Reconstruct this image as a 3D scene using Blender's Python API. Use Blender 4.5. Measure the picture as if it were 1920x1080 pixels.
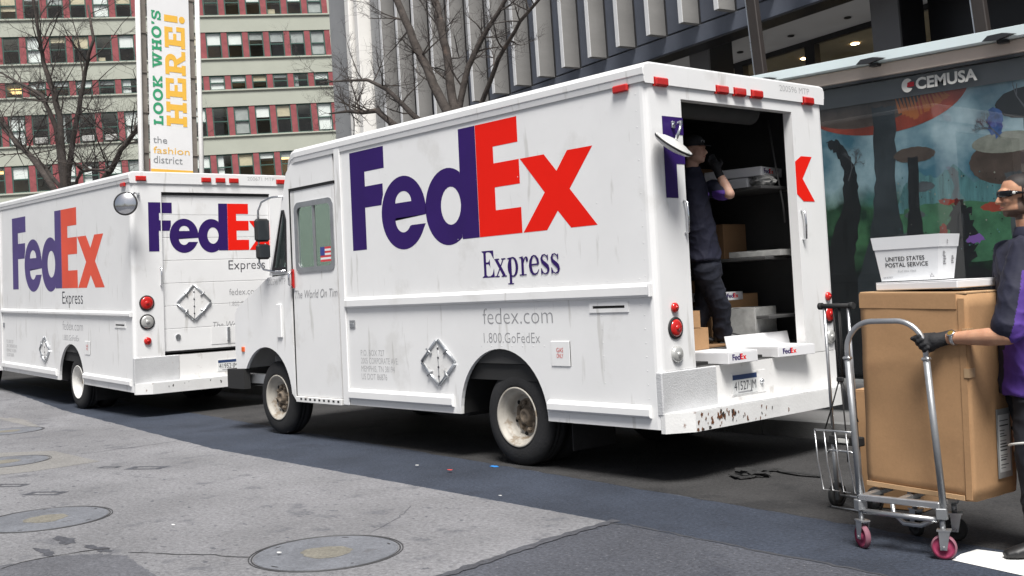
import bpy, bmesh, math, random
from mathutils import Vector, Matrix
from mathutils.geometry import tessellate_polygon
R = math.radians
random.seed(7)
S = bpy.context.scene
for o in list(bpy.data.objects):
    bpy.data.objects.remove(o, do_unlink=True)
C = S.collection

# ------------------------------------------------------------------ camera
CAM = Vector((5.2854, -5.9749, 1.4494))
CR = Vector((0.656975, 0.752266, -0.0498))
CF = Vector((-0.750648, 0.658842, 0.049551))
CU = Vector((0.070085, 0.0048285, 0.997529))
FPX = 2077.1
cd = bpy.data.cameras.new('camera'); cam = bpy.data.objects.new('camera', cd); C.objects.link(cam)
cd.sensor_width = 36; cd.lens = FPX / 1920 * 36; cd.shift_y = -100 / 1920; cd.clip_start = .1; cd.clip_end = 2000
cam.matrix_world = Matrix((( CR.x, CU.x, -CF.x, CAM.x), (CR.y, CU.y, -CF.y, CAM.y), (CR.z, CU.z, -CF.z, CAM.z), (0, 0, 0, 1)))
S.camera = cam

# ------------------------------------------------------------------ world, sun, exposure
SUN_EL, SUN_AZ = R(61), R(38)        # azimuth measured from +x towards -y: over the camera's right shoulder
w = bpy.data.worlds.new('World'); S.world = w; w.use_nodes = True
nt = w.node_tree; nt.nodes.clear()
sky = nt.nodes.new('ShaderNodeTexSky'); sky.sky_type = 'NISHITA'; sky.sun_disc = False
sd = Vector((math.cos(SUN_EL) * math.cos(SUN_AZ), -math.cos(SUN_EL) * math.sin(SUN_AZ), math.sin(SUN_EL)))
sky.sun_elevation = SUN_EL; sky.sun_rotation = math.atan2(sd.x, sd.y)
sky.air_density = 1.0; sky.dust_density = 4.0; sky.ozone_density = 1.0
bg = nt.nodes.new('ShaderNodeBackground'); bg.inputs[1].default_value = .052
wo = nt.nodes.new('ShaderNodeOutputWorld')
hs = nt.nodes.new('ShaderNodeHueSaturation'); hs.inputs['Saturation'].default_value = .6
nt.links.new(sky.outputs[0], hs.inputs['Color']); nt.links.new(hs.outputs[0], bg.inputs[0]); nt.links.new(bg.outputs[0], wo.inputs[0])
sl = bpy.data.lights.new('sun', 'SUN'); sl.energy = 3.7; sl.angle = R(22); sl.color = (1, .98, .95)
so = bpy.data.objects.new('sun', sl); C.objects.link(so)
so.rotation_euler = (-sd).to_track_quat('-Z', 'Y').to_euler()
vs = S.view_settings; vs.view_transform = 'Standard'; vs.look = 'None'; vs.gamma = 1; vs.use_curve_mapping = False
vs.exposure = .68
S.render.engine = 'CYCLES'
S.cycles.max_bounces = 8; S.cycles.transparent_max_bounces = 16

# ------------------------------------------------------------------ helpers
def ray(u, v):
    return CR * ((u - 960) / FPX) + CF - CU * ((v - 440) / FPX)
def at(u, v, ax, val):
    d = ray(u, v); return CAM + d * ((val - CAM[ax]) / d[ax])
def atd(u, v, dep):
    return CAM + ray(u, v) * dep
def depth(p): return (Vector(p) - CAM).dot(CF)

MATS = {}
def mat(name, col, rough=.6, metal=0., var=0., vscale=3., bump=0., bscale=60., spec=.5, coat=0., emis=None, estr=0., stain=None, stretch=(1, 1, 1), vrough=0., grain=0., gscale=90., stain2=None, stretch2=None):
    """var: light/dark mottling; stain=(colour, scale, threshold, amount) irregular marks"""
    m = bpy.data.materials.new(name); m.use_nodes = True; n = m.node_tree; b = n.nodes['Principled BSDF']
    b.inputs['Roughness'].default_value = rough; b.inputs['Metallic'].default_value = metal
    b.inputs['Specular IOR Level'].default_value = spec; b.inputs['Coat Weight'].default_value = coat
    b.inputs['Base Color'].default_value = (*col, 1)
    if emis: b.inputs['Emission Color'].default_value = (*emis, 1); b.inputs['Emission Strength'].default_value = estr
    L = n.links.new; N = n.nodes.new
    if var or bump or stain or vrough or grain:
        tc = N('ShaderNodeTexCoord'); mp = N('ShaderNodeMapping'); L(tc.outputs['Object'], mp.inputs[0]); mp.inputs['Scale'].default_value = stretch
        out = None
        if var:
            oi = N('ShaderNodeObjectInfo')
            nz = N('ShaderNodeTexNoise'); nz.noise_dimensions = '4D'; nz.inputs['Scale'].default_value = vscale; nz.inputs['Detail'].default_value = 8; nz.inputs['Roughness'].default_value = .62
            mw = N('ShaderNodeMath'); mw.operation = 'MULTIPLY'; mw.inputs[1].default_value = 37; L(oi.outputs['Random'], mw.inputs[0]); L(mw.outputs[0], nz.inputs['W'])
            L(mp.outputs[0], nz.inputs['Vector'])
            rp = N('ShaderNodeValToRGB'); L(nz.outputs['Fac'], rp.inputs[0])
            rp.color_ramp.elements[0].position = .3; rp.color_ramp.elements[1].position = .7
            lo = [max(0, c * (1 - var)) for c in col]; hi = [min(1, c * (1 + var)) for c in col]
            rp.color_ramp.elements[0].color = (*lo, 1); rp.color_ramp.elements[1].color = (*hi, 1)
            out = rp.outputs[0]
        if stain:
            sc, ss, th, am = stain
            n2 = N('ShaderNodeTexNoise'); n2.inputs['Scale'].default_value = ss; n2.inputs['Detail'].default_value = 7; n2.inputs['Roughness'].default_value = .6
            L(mp.outputs[0], n2.inputs['Vector'])
            r2 = N('ShaderNodeMapRange'); r2.inputs['From Min'].default_value = th; r2.inputs['From Max'].default_value = th + .08; r2.inputs['To Max'].default_value = am; L(n2.outputs['Fac'], r2.inputs[0])
            mx = N('ShaderNodeMix'); mx.data_type = 'RGBA'; L(r2.outputs[0], mx.inputs[0])
            if out: L(out, mx.inputs[6])
            else: mx.inputs[6].default_value = (*col, 1)
            mx.inputs[7].default_value = (*sc, 1); out = mx.outputs[2]
        if stain2:
            sc, ss, th, am = stain2
            n2 = N('ShaderNodeTexNoise'); n2.inputs['Scale'].default_value = ss; n2.inputs['Detail'].default_value = 4
            mp2 = N('ShaderNodeMapping'); L(tc.outputs['Object'], mp2.inputs[0]); mp2.inputs['Scale'].default_value = stretch2 or stretch; L(mp2.outputs[0], n2.inputs['Vector'])
            r2 = N('ShaderNodeMapRange'); r2.inputs['From Min'].default_value = th; r2.inputs['From Max'].default_value = th + .06; r2.inputs['To Max'].default_value = am; L(n2.outputs['Fac'], r2.inputs[0])
            mx = N('ShaderNodeMix'); mx.data_type = 'RGBA'; L(r2.outputs[0], mx.inputs[0])
            if out: L(out, mx.inputs[6])
            else: mx.inputs[6].default_value = (*col, 1)
            mx.inputs[7].default_value = (*sc, 1); out = mx.outputs[2]
        if grain:
            n5 = N('ShaderNodeTexNoise'); n5.inputs['Scale'].default_value = gscale; n5.inputs['Detail'].default_value = 4; n5.inputs['Roughness'].default_value = .8; L(mp.outputs[0], n5.inputs['Vector'])
            r5 = N('ShaderNodeMapRange'); r5.inputs['From Min'].default_value = .3; r5.inputs['From Max'].default_value = .7; r5.inputs['To Min'].default_value = 1 - grain; r5.inputs['To Max'].default_value = 1 + grain; L(n5.outputs['Fac'], r5.inputs[0])
            m5 = N('ShaderNodeMix'); m5.data_type = 'RGBA'; m5.blend_type = 'MULTIPLY'; m5.inputs[0].default_value = 1
            if out: L(out, m5.inputs[6])
            else: m5.inputs[6].default_value = (*col, 1)
            L(r5.outputs[0], m5.inputs[7]); out = m5.outputs[2]
        if out: L(out, b.inputs['Base Color'])
        if vrough:
            n4 = N('ShaderNodeTexNoise'); n4.inputs['Scale'].default_value = vscale * 2; n4.inputs['Detail'].default_value = 6; L(mp.outputs[0], n4.inputs['Vector'])
            r4 = N('ShaderNodeMapRange'); r4.inputs['To Min'].default_value = max(.05, rough - vrough); r4.inputs['To Max'].default_value = min(1, rough + vrough); L(n4.outputs['Fac'], r4.inputs[0]); L(r4.outputs[0], b.inputs['Roughness'])
        if bump:
            n3 = N('ShaderNodeTexNoise'); n3.inputs['Scale'].default_value = bscale; n3.inputs['Detail'].default_value = 5
            L(mp.outputs[0], n3.inputs['Vector'])
            bp = N('ShaderNodeBump'); bp.inputs['Strength'].default_value = bump; bp.inputs['Distance'].default_value = .02; L(n3.outputs['Fac'], bp.inputs['Height']); L(bp.outputs[0], b.inputs['Normal'])
    MATS[name] = m
    return m
def glass(name, tint, refl=1.0, rough=.01):
    m = bpy.data.materials.new(name); m.use_nodes = True; n = m.node_tree; n.nodes.clear()
    o = n.nodes.new('ShaderNodeOutputMaterial'); t = n.nodes.new('ShaderNodeBsdfTransparent'); g = n.nodes.new('ShaderNodeBsdfGlossy'); x = n.nodes.new('ShaderNodeMixShader'); f = n.nodes.new('ShaderNodeFresnel')
    t.inputs[0].default_value = (*tint, 1); g.inputs['Roughness'].default_value = rough; f.inputs[0].default_value = 1.5
    mu = n.nodes.new('ShaderNodeMath'); mu.operation = 'MULTIPLY'; mu.inputs[1].default_value = refl
    ge = n.nodes.new('ShaderNodeNewGeometry'); iv = n.nodes.new('ShaderNodeMath'); iv.operation = 'SUBTRACT'; iv.inputs[0].default_value = 1; n.links.new(ge.outputs['Backfacing'], iv.inputs[1]); m2 = n.nodes.new('ShaderNodeMath'); m2.operation = 'MULTIPLY'; m2.use_clamp = True
    n.links.new(f.outputs[0], mu.inputs[0]); n.links.new(mu.outputs[0], m2.inputs[0]); n.links.new(iv.outputs[0], m2.inputs[1]); n.links.new(m2.outputs[0], x.inputs[0]); n.links.new(t.outputs[0], x.inputs[1]); n.links.new(g.outputs[0], x.inputs[2]); n.links.new(x.outputs[0], o.inputs[0])
    MATS[name] = m; return m

def link(o, parent=None):
    C.objects.link(o)
    if parent: o.parent = parent
    return o
def tag(o, label=None, cat=None, group=None, kind=None):
    if label: o['label'] = label
    if cat: o['category'] = cat
    if group: o['group'] = group
    if kind: o['kind'] = kind
    return o
def empty(name, loc=(0, 0, 0), rz=0, label=None, cat=None, group=None):
    o = bpy.data.objects.new(name, None); C.objects.link(o); o.location = loc; o.rotation_euler = (0, 0, rz); o.empty_display_size = .1
    return tag(o, label, cat, group)
def mesh_obj(name, me, m, parent=None):
    o = bpy.data.objects.new(name, me); link(o, parent)
    if m: me.materials.append(MATS[m] if isinstance(m, str) else m)
    return o
def copy_tree(o, parent=None):
    c = o.copy(); C.objects.link(c); c.parent = parent
    for ch in o.children: copy_tree(ch, c)
    return c

class MB:
    """collects shapes, then links them as one mesh object"""
    def __init__(s): s.v = []; s.f = []; s.sm = []
    def add(s, vs, fs, M=None, smooth=False):
        n = len(s.v)
        for p in vs:
            p = Vector(p); s.v.append(M @ p if M else p)
        for f in fs: s.f.append([i + n for i in f]); s.sm.append(smooth)
        return s
    def bm(s, b, M=None, smooth=False):
        b.verts.index_update()
        s.add([v.co.copy() for v in b.verts], [[v.index for v in f.verts] for f in b.faces], M, smooth); b.free(); return s
    def box(s, lo, hi, bev=0., M=None, seg=1):
        lo = Vector(lo); hi = Vector(hi); b = bmesh.new(); bmesh.ops.create_cube(b, size=1)
        for v in b.verts: v.co = Vector([(lo[i] + hi[i]) / 2 + v.co[i] * (hi[i] - lo[i]) for i in range(3)])
        if bev: bmesh.ops.bevel(b, geom=list(b.edges), offset=bev, segments=seg, affect='EDGES', profile=.5)
        return s.bm(b, M)
    def cbox(s, c, d, bev=0., M=None):
        c = Vector(c); d = Vector(d) / 2; return s.box(c - d, c + d, bev, M)
    def tube(s, pts, r, n=8, cap=True, smooth=True):
        pts = [Vector(p) for p in pts]; rs = r if isinstance(r, (list, tuple)) else [r] * len(pts)
        vs = []; fs = []; up = None
        for i, p in enumerate(pts):
            t = (pts[min(i + 1, len(pts) - 1)] - pts[max(i - 1, 0)])
            t = t.normalized() if t.length > 1e-9 else Vector((0, 0, 1))
            if up is None: up = t.orthogonal().normalized()
            else:
                up = up - t * up.dot(t); up = up.normalized() if up.length > 1e-6 else t.orthogonal().normalized()
            w = t.cross(up)
            for k in range(n):
                a = 2 * math.pi * k / n; vs.append(p + (up * math.cos(a) + w * math.sin(a)) * rs[i])
        for i in range(len(pts) - 1):
            for k in range(n): fs.append((i * n + k, i * n + (k + 1) % n, (i + 1) * n + (k + 1) % n, (i + 1) * n + k))
        s.add(vs, fs, None, smooth)
        if cap: s.add(vs[:n][::-1], [tuple(range(n))]); s.add(vs[-n:], [tuple(range(n))])
        return s
    def lathe(s, prof, c, axis, n=32, smooth=True, close=False):
        """prof = [(radius, height along axis)]"""
        axis = Vector(axis).normalized(); u = axis.orthogonal().normalized(); w = axis.cross(u); c = Vector(c); vs = []; fs = []
        for r, h in prof:
            for k in range(n):
                a = 2 * math.pi * k / n; vs.append(c + axis * h + (u * math.cos(a) + w * math.sin(a)) * max(r, 1e-4))
        m = len(prof)
        for i in range(m - 1 + (1 if close else 0)):
            j = (i + 1) % m
            for k in range(n): fs.append((i * n + k, i * n + (k + 1) % n, j * n + (k + 1) % n, j * n + k))
        return s.add(vs, fs, None, smooth)
    def disc(s, c, axis, r, h, n=20, bev=0):
        b = bev or 0
        return s.lathe([(0, 0), (r, 0), (r, h - b), (r - b, h), (0, h)], c, axis, n, smooth=False)
    def plate(s, outer, holes, f0, f1, sides=True):
        """flat polygon with holes; f0 / f1 map 2D points to the back and front faces"""
        loops = [list(outer)] + [list(h) for h in holes]
        tri = tessellate_polygon([[Vector((a, b, 0)) for a, b in l] for l in loops]); flat = [p for l in loops for p in l]; k = len(flat)
        s.add([f1(*p) for p in flat], [tuple(t) for t in tri])
        if f0:
            s.add([f0(*p) for p in flat], [tuple(t)[::-1] for t in tri])
            for l in loops:
                m = len(l); s.add([f0(*p) for p in l] + [f1(*p) for p in l], [(i, (i + 1) % m, m + (i + 1) % m, m + i) for i in range(m)])
        return s
    def poly(s, pts): return s.add(pts, [tuple(range(len(pts)))])
    def ellipsoid(s, c, r, M=None, nu=16, nv=10):
        b = bmesh.new(); bmesh.ops.create_uvsphere(b, u_segments=nu, v_segments=nv, radius=1)
        T = Matrix.Translation(Vector(c)) @ (M.to_4x4() if M else Matrix()) @ Matrix.Diagonal((*r, 1))
        return s.bm(b, T, True)
    def mesh(s, name, fix=True):
        me = bpy.data.meshes.new(name); me.from_pydata([tuple(v) for v in s.v], [], s.f)
        for p, k in zip(me.polygons, s.sm): p.use_smooth = k
        if fix:
            b = bmesh.new(); b.from_mesh(me); bmesh.ops.remove_doubles(b, verts=b.verts, dist=1e-5); bmesh.ops.recalc_face_normals(b, faces=b.faces); b.to_mesh(me); b.free()
        me.update(); return me
    def build(s, name, m, parent=None, fix=True):
        return mesh_obj(name, s.mesh(name, fix), m, parent)
def one_box(name, lo, hi, m, parent=None, bev=0.):
    return MB().box(lo, hi, bev).build(name, m, parent)
def arc(cx, cz, rx, rz, a0, a1, n=16):
    return [(cx + rx * math.cos(R(a0 + (a1 - a0) * i / n)), cz + rz * math.sin(R(a0 + (a1 - a0) * i / n))) for i in range(n + 1)]
def rrect(x0, z0, x1, z1, r, n=5):
    return arc(x1 - r, z1 - r, r, r, 0, 90, n) + arc(x0 + r, z1 - r, r, r, 90, 180, n) + arc(x0 + r, z0 + r, r, r, 180, 270, n) + arc(x1 - r, z0 + r, r, r, 270, 360, n)

# ------------------------------------------------------------------ lettering
def text_polys(txt, bold=0.):
    cu = bpy.data.curves.new('t', 'FONT'); cu.body = txt; cu.offset = bold; cu.resolution_u = 3
    o = bpy.data.objects.new('t', cu); C.objects.link(o); dg = bpy.context.evaluated_depsgraph_get(); dg.update()
    me = bpy.data.meshes.new_from_object(o.evaluated_get(dg)); vs = [(v.co.x, v.co.y) for v in me.vertices]; fs = [tuple(p.vertices) for p in me.polygons]
    bpy.data.objects.remove(o); bpy.data.curves.remove(cu); bpy.data.meshes.remove(me); return vs, fs
def text(name, txt, m, parent, fmap, w=None, h=None, bold=0., slant=0.):
    """fmap(x, y) places the unit text; width w (metres) and cap height h"""
    vs, fs = text_polys(txt, bold)
    x0 = min(v[0] for v in vs); x1 = max(v[0] for v in vs); cap = .69
    sx = w / (x1 - x0); sy = h / cap
    return MB().add([fmap((x - x0) * sx + slant * y * sy, y * sy) for x, y in vs], fs).build(name, m, parent, fix=False)
def plane_map(o, X, Y):
    o, X, Y = Vector(o), Vector(X), Vector(Y); return lambda x, y: o + X * x + Y * y
def decal(name, polys, m, parent, o, X, Y, nrm, sx=1., sy=1.):
    """flat print: each polygon (outer, holes) a hair above the last so strokes may cross"""
    mb = MB(); o, X, Y, nrm = map(Vector, (o, X, Y, nrm))
    for i, p in enumerate(polys):
        out, hol = p if isinstance(p, tuple) else (p, [])
        mb.plate(out, hol, None, lambda a, b, i=i: o + X * (a * sx) + Y * (b * sy) + nrm * (.0002 * i))
    return mb.build(name, m, parent, fix=False)
def vstroke(pts, ws):
    """a pen stroke of varying width as a polygon"""
    l, r = [], []
    for i, p in enumerate(pts):
        a = pts[max(i - 1, 0)]; b = pts[min(i + 1, len(pts) - 1)]; d = math.hypot(b[0] - a[0], b[1] - a[1]) or 1
        nx, ny = -(b[1] - a[1]) / d, (b[0] - a[0]) / d; h = ws[i] / 2 if isinstance(ws, list) else ws / 2
        l.append((p[0] + nx * h, p[1] + ny * h)); r.append((p[0] - nx * h, p[1] - ny * h))
    return l + r[::-1]
def rect(a, b, c, d): return [(a, b), (c, b), (c, d), (a, d)]
# the courier logo, in units of its cap height
G_F = [[(0, 1), (.605, 1), (.605, .783), (.262, .783), (.262, .633), (.572, .633), (.572, .52), (.55, .47), (.539, .421), (.25, .421), (.25, 0), (0, 0)]]
G_e = [([(1.25, .271), (.766, .271)] + arc(.895, .255, .13, .129, 172, 325, 14) + [(1.03, .187), (1.249, .187)] + arc(.899, .316, .364, .354, -21, -366, 44)[1:],
        [[(.774, .415)] + arc(.905, .415, .131, .108, 176, 4, 12) + [(1.036, .415)]])]
G_d = [([(1.792, .993), (2.03, .993), (2.03, 0), (1.792, 0), (1.786, .055)] + arc(1.60, .312, .345, .353, -57, -303, 30) + [(1.79, .586)],
        [arc(1.64, .316, .147, .174, 0, 355, 24)])]
G_E = [[(2.033, .993), (2.592, .993), (2.592, .775), (2.266, .775), (2.266, .628), (2.597, .628), (2.597, .419), (2.268, .419), (2.268, .219), (2.598, .219), (2.598, 0), (2.033, 0)]]
G_x = [[(2.609, .627), (2.908, .627), (3.05, .475), (3.184, .627), (3.471, .627), (3.193, .314), (3.484, 0), (3.187, 0), (3.042, .149), (2.904, 0), (2.612, 0), (2.897, .313)]]
def logo(parent, o, X, Y, nrm, sx, sy, mp='logo_purple', mr='logo_red'):
    for g, m in ((G_F, mp), (G_e, mp), (G_d, mp), (G_E, mr), (G_x, mr)):
        decal('logo_letter', g, m, parent, o, X, Y, nrm, sx, sy)
# serif word "Express", baseline 0, units of 0.21 m
def serif_express():
    P = []
    P.append([(-.087, 1.075), (.645, 1.07), (.665, .72), (.60, .80), (.50, .96), (.40, 1.01), (.25, 1.02), (.18, .98), (.18, .61), (.29, .61), (.37, .66), (.41, .74), (.43, .36), (.39, .47), (.32, .535), (.18, .538), (.18, .11), (.26, .05), (.42, .05), (.55, .12), (.655, .36), (.68, -.002), (-.087, 0), (-.05, .04), (.03, .08), (.03, .99), (-.05, 1.03)])
    P += [vstroke([(.80, .70), (1.28, .03)], .15), vstroke([(1.24, .70), (.82, .03)], .06), rect(.70, .68, 1.0, .725), rect(1.12, .68, 1.38, .725), rect(.70, 0, .98, .045), rect(1.10, 0, 1.42, .045)]
    P += [rect(1.58, -.28, 1.72, .70), [(1.44, .70), (1.58, .66), (1.72, .74), (1.60, .73)], rect(1.48, -.31, 1.82, -.27), (arc(1.80, .36, .31, .39, 0, 354, 26), [arc(1.79, .36, .17, .335, 0, 354, 22)])]
    P += [rect(2.30, .02, 2.44, .70), [(2.16, .70), (2.30, .66), (2.44, .75), (2.32, .73)], rect(2.18, 0, 2.58, .045), vstroke([(2.43, .52), (2.50, .66), (2.58, .70), (2.66, .66)], [.05, .05, .06, .08]), arc(2.64, .60, .065, .085, 0, 345, 12)]
    P += [vstroke([(2.85, .385), (3.28, .40)], .06), vstroke([(3.27, .40), (3.24, .58), (3.14, .70), (3.03, .735), (2.93, .68), (2.85, .54), (2.82, .36), (2.86, .18), (2.95, .05), (3.07, .015), (3.2, .06), (3.30, .20)], [.12, .12, .08, .05, .09, .14, .16, .15, .11, .07, .05, .03])]
    for x in (3.40, 3.965):
        P += [vstroke([(x + .40, .56), (x + .36, .66), (x + .25, .735), (x + .12, .71), (x + .06, .60), (x + .12, .47), (x + .25, .38), (x + .38, .28), (x + .43, .17), (x + .37, .05), (x + .24, .005), (x + .12, .06), (x + .05, .20)], [.04, .05, .05, .07, .11, .15, .17, .17, .13, .07, .05, .05, .04]),
              [(x + .39, .52), (x + .43, .52), (x + .43, .74), (x + .36, .70)], [(x + .02, .24), (x + .06, .22), (x + .10, .04), (x + .02, -.01)]]
    return P
# slab letters for the banner, height 1
def slab(ch):
    if ch == 'H': return 1.0, [rect(0, .8, .42, 1), rect(0, 0, .42, .2), rect(.1, .2, .34, .8), rect(.58, .8, 1, 1), rect(.58, 0, 1, .2), rect(.66, .2, .9, .8), rect(.34, .4, .66, .6)]
    if ch == 'E': return .9, [rect(0, .8, .86, 1), rect(.66, .6, .86, .8), rect(.1, .2, .34, .8), rect(.34, .42, .6, .58), rect(0, 0, .9, .2), rect(.7, .2, .9, .42)]
    if ch == 'R': return 1.0, [rect(.1, .2, .34, .8), rect(0, 0, .42, .2), ([(0, .8), (0, 1), (.55, 1)] + arc(.56, .71, .3, .29, 85, -90, 12) + [(.34, .42), (.34, .8)][:1] + [(.34, .58), (.52, .58)] + arc(.52, .70, .1, .11, -90, 90, 8) + [(.34, .81), (.34, .8)], []), [(.42, .42), (.66, .43), (.80, .2), (1.0, .2), (1.0, 0), (.66, 0)]]
    if ch == 'L': return .8, [rect(0, .8, .44, 1), rect(.1, .2, .32, .8), rect(0, 0, .8, .2), rect(.62, .2, .8, .42)]
    if ch == 'O': return 1.05, [(arc(.52, .5, .52, .53, 0, 354, 30), [arc(.52, .5, .27, .31, 0, 354, 24)])]
    if ch == 'K': return 1.0, [rect(0, .8, .42, 1), rect(0, 0, .42, .2), rect(.1, .2, .32, .8), [(.32, .36), (.32, .58), (.62, .8), (.9, .8), (.5, .5), (.92, .2), (.64, .2), (.42, .42)], rect(.54, .8, .98, 1), rect(.56, 0, 1, .2)]
    if ch == 'W': return 1.4, [rect(0, .84, .46, 1), rect(.94, .84, 1.4, 1), rect(.5, .84, .9, 1), [(.1, .84), (.34, .84), (.48, .3), (.62, .84), (.78, .84), (.92, .3), (1.06, .84), (1.3, .84), (1.04, 0), (.82, 0), (.70, .5), (.58, 0), (.36, 0)]]
    if ch == 'S': return .85, [vstroke([(.74, .64), (.68, .84), (.46, .91), (.2, .86), (.13, .7), (.24, .57), (.48, .5), (.68, .4), (.72, .24), (.58, .11), (.36, .09), (.16, .18), (.1, .38)], [.1, .18, .18, .2, .22, .22, .22, .22, .22, .2, .18, .18, .1]), rect(.68, .62, .82, 1), rect(.02, 0, .16, .4)]
    if ch == "'": return .3, [[(.04, 1), (.28, 1), (.18, .68), (.04, .68)]]
    if ch == '!': return .4, [rect(.06, .34, .34, 1), arc(.2, .13, .15, .15, 0, 345, 16)]
    return .45, []
# ------------------------------------------------------------------ materials
mat('asphalt', (.070, .074, .088), .85, var=.28, vscale=.9, bump=.8, bscale=55, stain=((.045, .049, .062), 2.2, .57, .6), spec=.3, grain=.55, gscale=42, stain2=((.17, .17, .18), 45, .64, .8))
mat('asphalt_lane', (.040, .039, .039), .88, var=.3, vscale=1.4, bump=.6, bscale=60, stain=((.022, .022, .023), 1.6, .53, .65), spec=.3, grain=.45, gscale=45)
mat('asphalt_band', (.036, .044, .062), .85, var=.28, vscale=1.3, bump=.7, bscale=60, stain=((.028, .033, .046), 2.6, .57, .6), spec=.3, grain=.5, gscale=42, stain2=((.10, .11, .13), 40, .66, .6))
mat('concrete_road', (.180, .180, .188), .88, var=.22, vscale=.8, bump=.7, bscale=45, stain=((.105, .107, .118), 3.2, .57, .7), spec=.3, grain=.38, gscale=36, stain2=((.075, .077, .088), 10, .635, .85), stretch2=(1, 1.6, 1))
mat('concrete_pale', (.195, .19, .182), .88, var=.16, vscale=2, bump=.5, bscale=50, spec=.3, grain=.3, gscale=40)
mat('tar', (.068, .070, .080), .8, var=.25, vscale=6, bump=.3, bscale=90, spec=.3, grain=.4, gscale=40)
mat('tar_patch', (.098, .10, .112), .85, var=.25, vscale=2, bump=.6, bscale=60, grain=.45, gscale=42)
mat('crack_soft', (.045, .047, .055), .9, grain=.3)
mat('crack_black', (.03, .03, .032), .9)
mat('road_paint', (.74, .74, .72), .7, var=.06, vscale=4, bump=.2, bscale=120, stain=((.4, .4, .4), 9, .66, .6))
mat('pavement', (.14, .138, .136), .88, var=.14, vscale=1.2, bump=.2, bscale=90)
mat('kerb_stone', (.16, .16, .158), .85, var=.2, vscale=3, bump=.2)
mat('iron_cover', (.135, .142, .158), .7, var=.25, vscale=4, bump=.5, bscale=60, grain=.3, gscale=40, stain=((.085, .085, .09), 6, .6, .7))
mat('iron_ring', (.065, .065, .068), .6, metal=.3, var=.3, vscale=9)
mat('cover_centre', (.165, .155, .128), .85, var=.2, vscale=9, bump=.4, grain=.35, gscale=40)
mat('blue_paint', (.03, .22, .6), .6)
# building materials
mat('pale_green_wall', (.385, .40, .34), .85, var=.06, vscale=.6, bump=.12, bscale=8, stretch=(1, 1, 3), stain=((.40, .41, .36), .9, .63, .5))
mat('red_pier', (.26, .066, .072), .8, var=.25, vscale=2.5, stain=((.20, .05, .05), 3, .58, .5))
mat('blind_grey', (.42, .42, .40), .8, var=.2, vscale=2); mat('blind_cream', (.62, .52, .36), .8, var=.15, vscale=2); mat('sky_pane', (.62, .66, .70), .15, var=.35, vscale=1.2)
mat('green_frame', (.035, .085, .068), .6)
mat('blind_white', (.85, .84, .80), .8, var=.08, vscale=2)
mat('room_wall', (.30, .27, .22), .9, var=.5, vscale=.5)
mat('tube_light', (1, .75, .4), .5, emis=(1, .66, .28), estr=1.6)
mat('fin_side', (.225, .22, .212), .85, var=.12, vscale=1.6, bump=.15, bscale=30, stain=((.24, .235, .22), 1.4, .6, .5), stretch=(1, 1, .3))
mat('fin_edge_lit', (.66, .665, .67), .6, var=.05, vscale=2)  # fin fronts far paler than their sides: sky light painted into the colour
mat('blue_panel', (.125, .14, .175), .55, var=.14, vscale=1.0, vrough=.12)
mat('grey_panel', (.30, .305, .31), .6, var=.1, vscale=1)
mat('dark_glazing', (.035, .042, .055), .12, var=.3, vscale=.7)
mat('white_marble', (.80, .785, .75), .5, var=.05, vscale=1)
mat('soffit', (.62, .62, .63), .85, var=.04, vscale=1)
mat('column_grey', (.13, .13, .135), .6, var=.1, vscale=1)
mat('black_stone', (.012, .012, .014), .35)
mat('bronze', (.032, .026, .023), .5, var=.15, vscale=2)
mat('lobby_wall', (.34, .28, .18), .8, var=.3, vscale=.5)
mat('downlight', (1, .8, .55), .5, emis=(1, .72, .42), estr=14)
mat('steel_bright', (.62, .64, .66), .3, metal=.9, var=.08, vscale=6, vrough=.12)
mat('bark', (.060, .050, .044), .95, var=.45, vscale=9, bump=.6, bscale=40, stain=((.13, .09, .07), 7, .6, .6))
mat('twig', (.05, .042, .04), .9)
mat('banner_cloth', (.74, .74, .745), .8, var=.03, vscale=1.5, bump=.05, bscale=5)
mat('banner_green', (.03, .30, .14), .8)
mat('banner_orange', (.80, .46, .06), .8)
mat('banner_grey', (.24, .25, .26), .8)
mat('pole_white', (.66, .65, .64), .45, var=.06, vscale=2)
mat('pole_channel', (.17, .15, .13), .7, var=.3, vscale=3)
glass('pane_glass', (.96, .98, .98), 1.5)
glass('clear_glass', (.96, .98, .98), 1.7)
glass('roof_glass', (.6, .72, .72), 1.5, .15)

# ------------------------------------------------------------------ ground
KNEE, GRADE = -11.5, .025           # the street climbs a little beyond the far truck
def gz(x): return max(0., KNEE - x) * GRADE
def split_knee(p):
    a, b = [], []
    n = len(p)
    for i in range(n):
        q, r = p[i], p[(i + 1) % n]
        (a if q[0] >= KNEE else b).append(q)
        if (q[0] - KNEE) * (r[0] - KNEE) < 0:
            t = (KNEE - q[0]) / (r[0] - q[0]); m = (KNEE, q[1] + t * (r[1] - q[1])); a.append(m); b.append(m)
    return [l for l in (a, b) if len(l) > 2]
def sheet(name, pts, z, m, parent=None, holes=()):
    mb = MB()
    for l in (split_knee(pts) if not holes else [pts]): mb.plate(l, list(holes), None, lambda a, b: (a, b, z * .4 + gz(a)))
    return mb.build(name, m, parent)
def ragged(a, b, n, amp, rnd):
    """a hand-cut edge from a to b"""
    out = []
    for i in range(n):
        t = i / n; out.append((a[0] + (b[0] - a[0]) * t + rnd.uniform(-amp, amp), a[1] + (b[1] - a[1]) * t + rnd.uniform(-amp, amp)))
    return out
rg = random.Random(3)
road = tag(sheet('road', [(-420, -420), (420, -420), (420, 420), (-420, 420)], 0, 'asphalt'), kind='structure')
lane_edge = ragged((8, -.85), (-60, 5.2 - .0), 200, .018, rg)
def lane_y(x): return -.16 - .088 * x if x > -12 else .9
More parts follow.
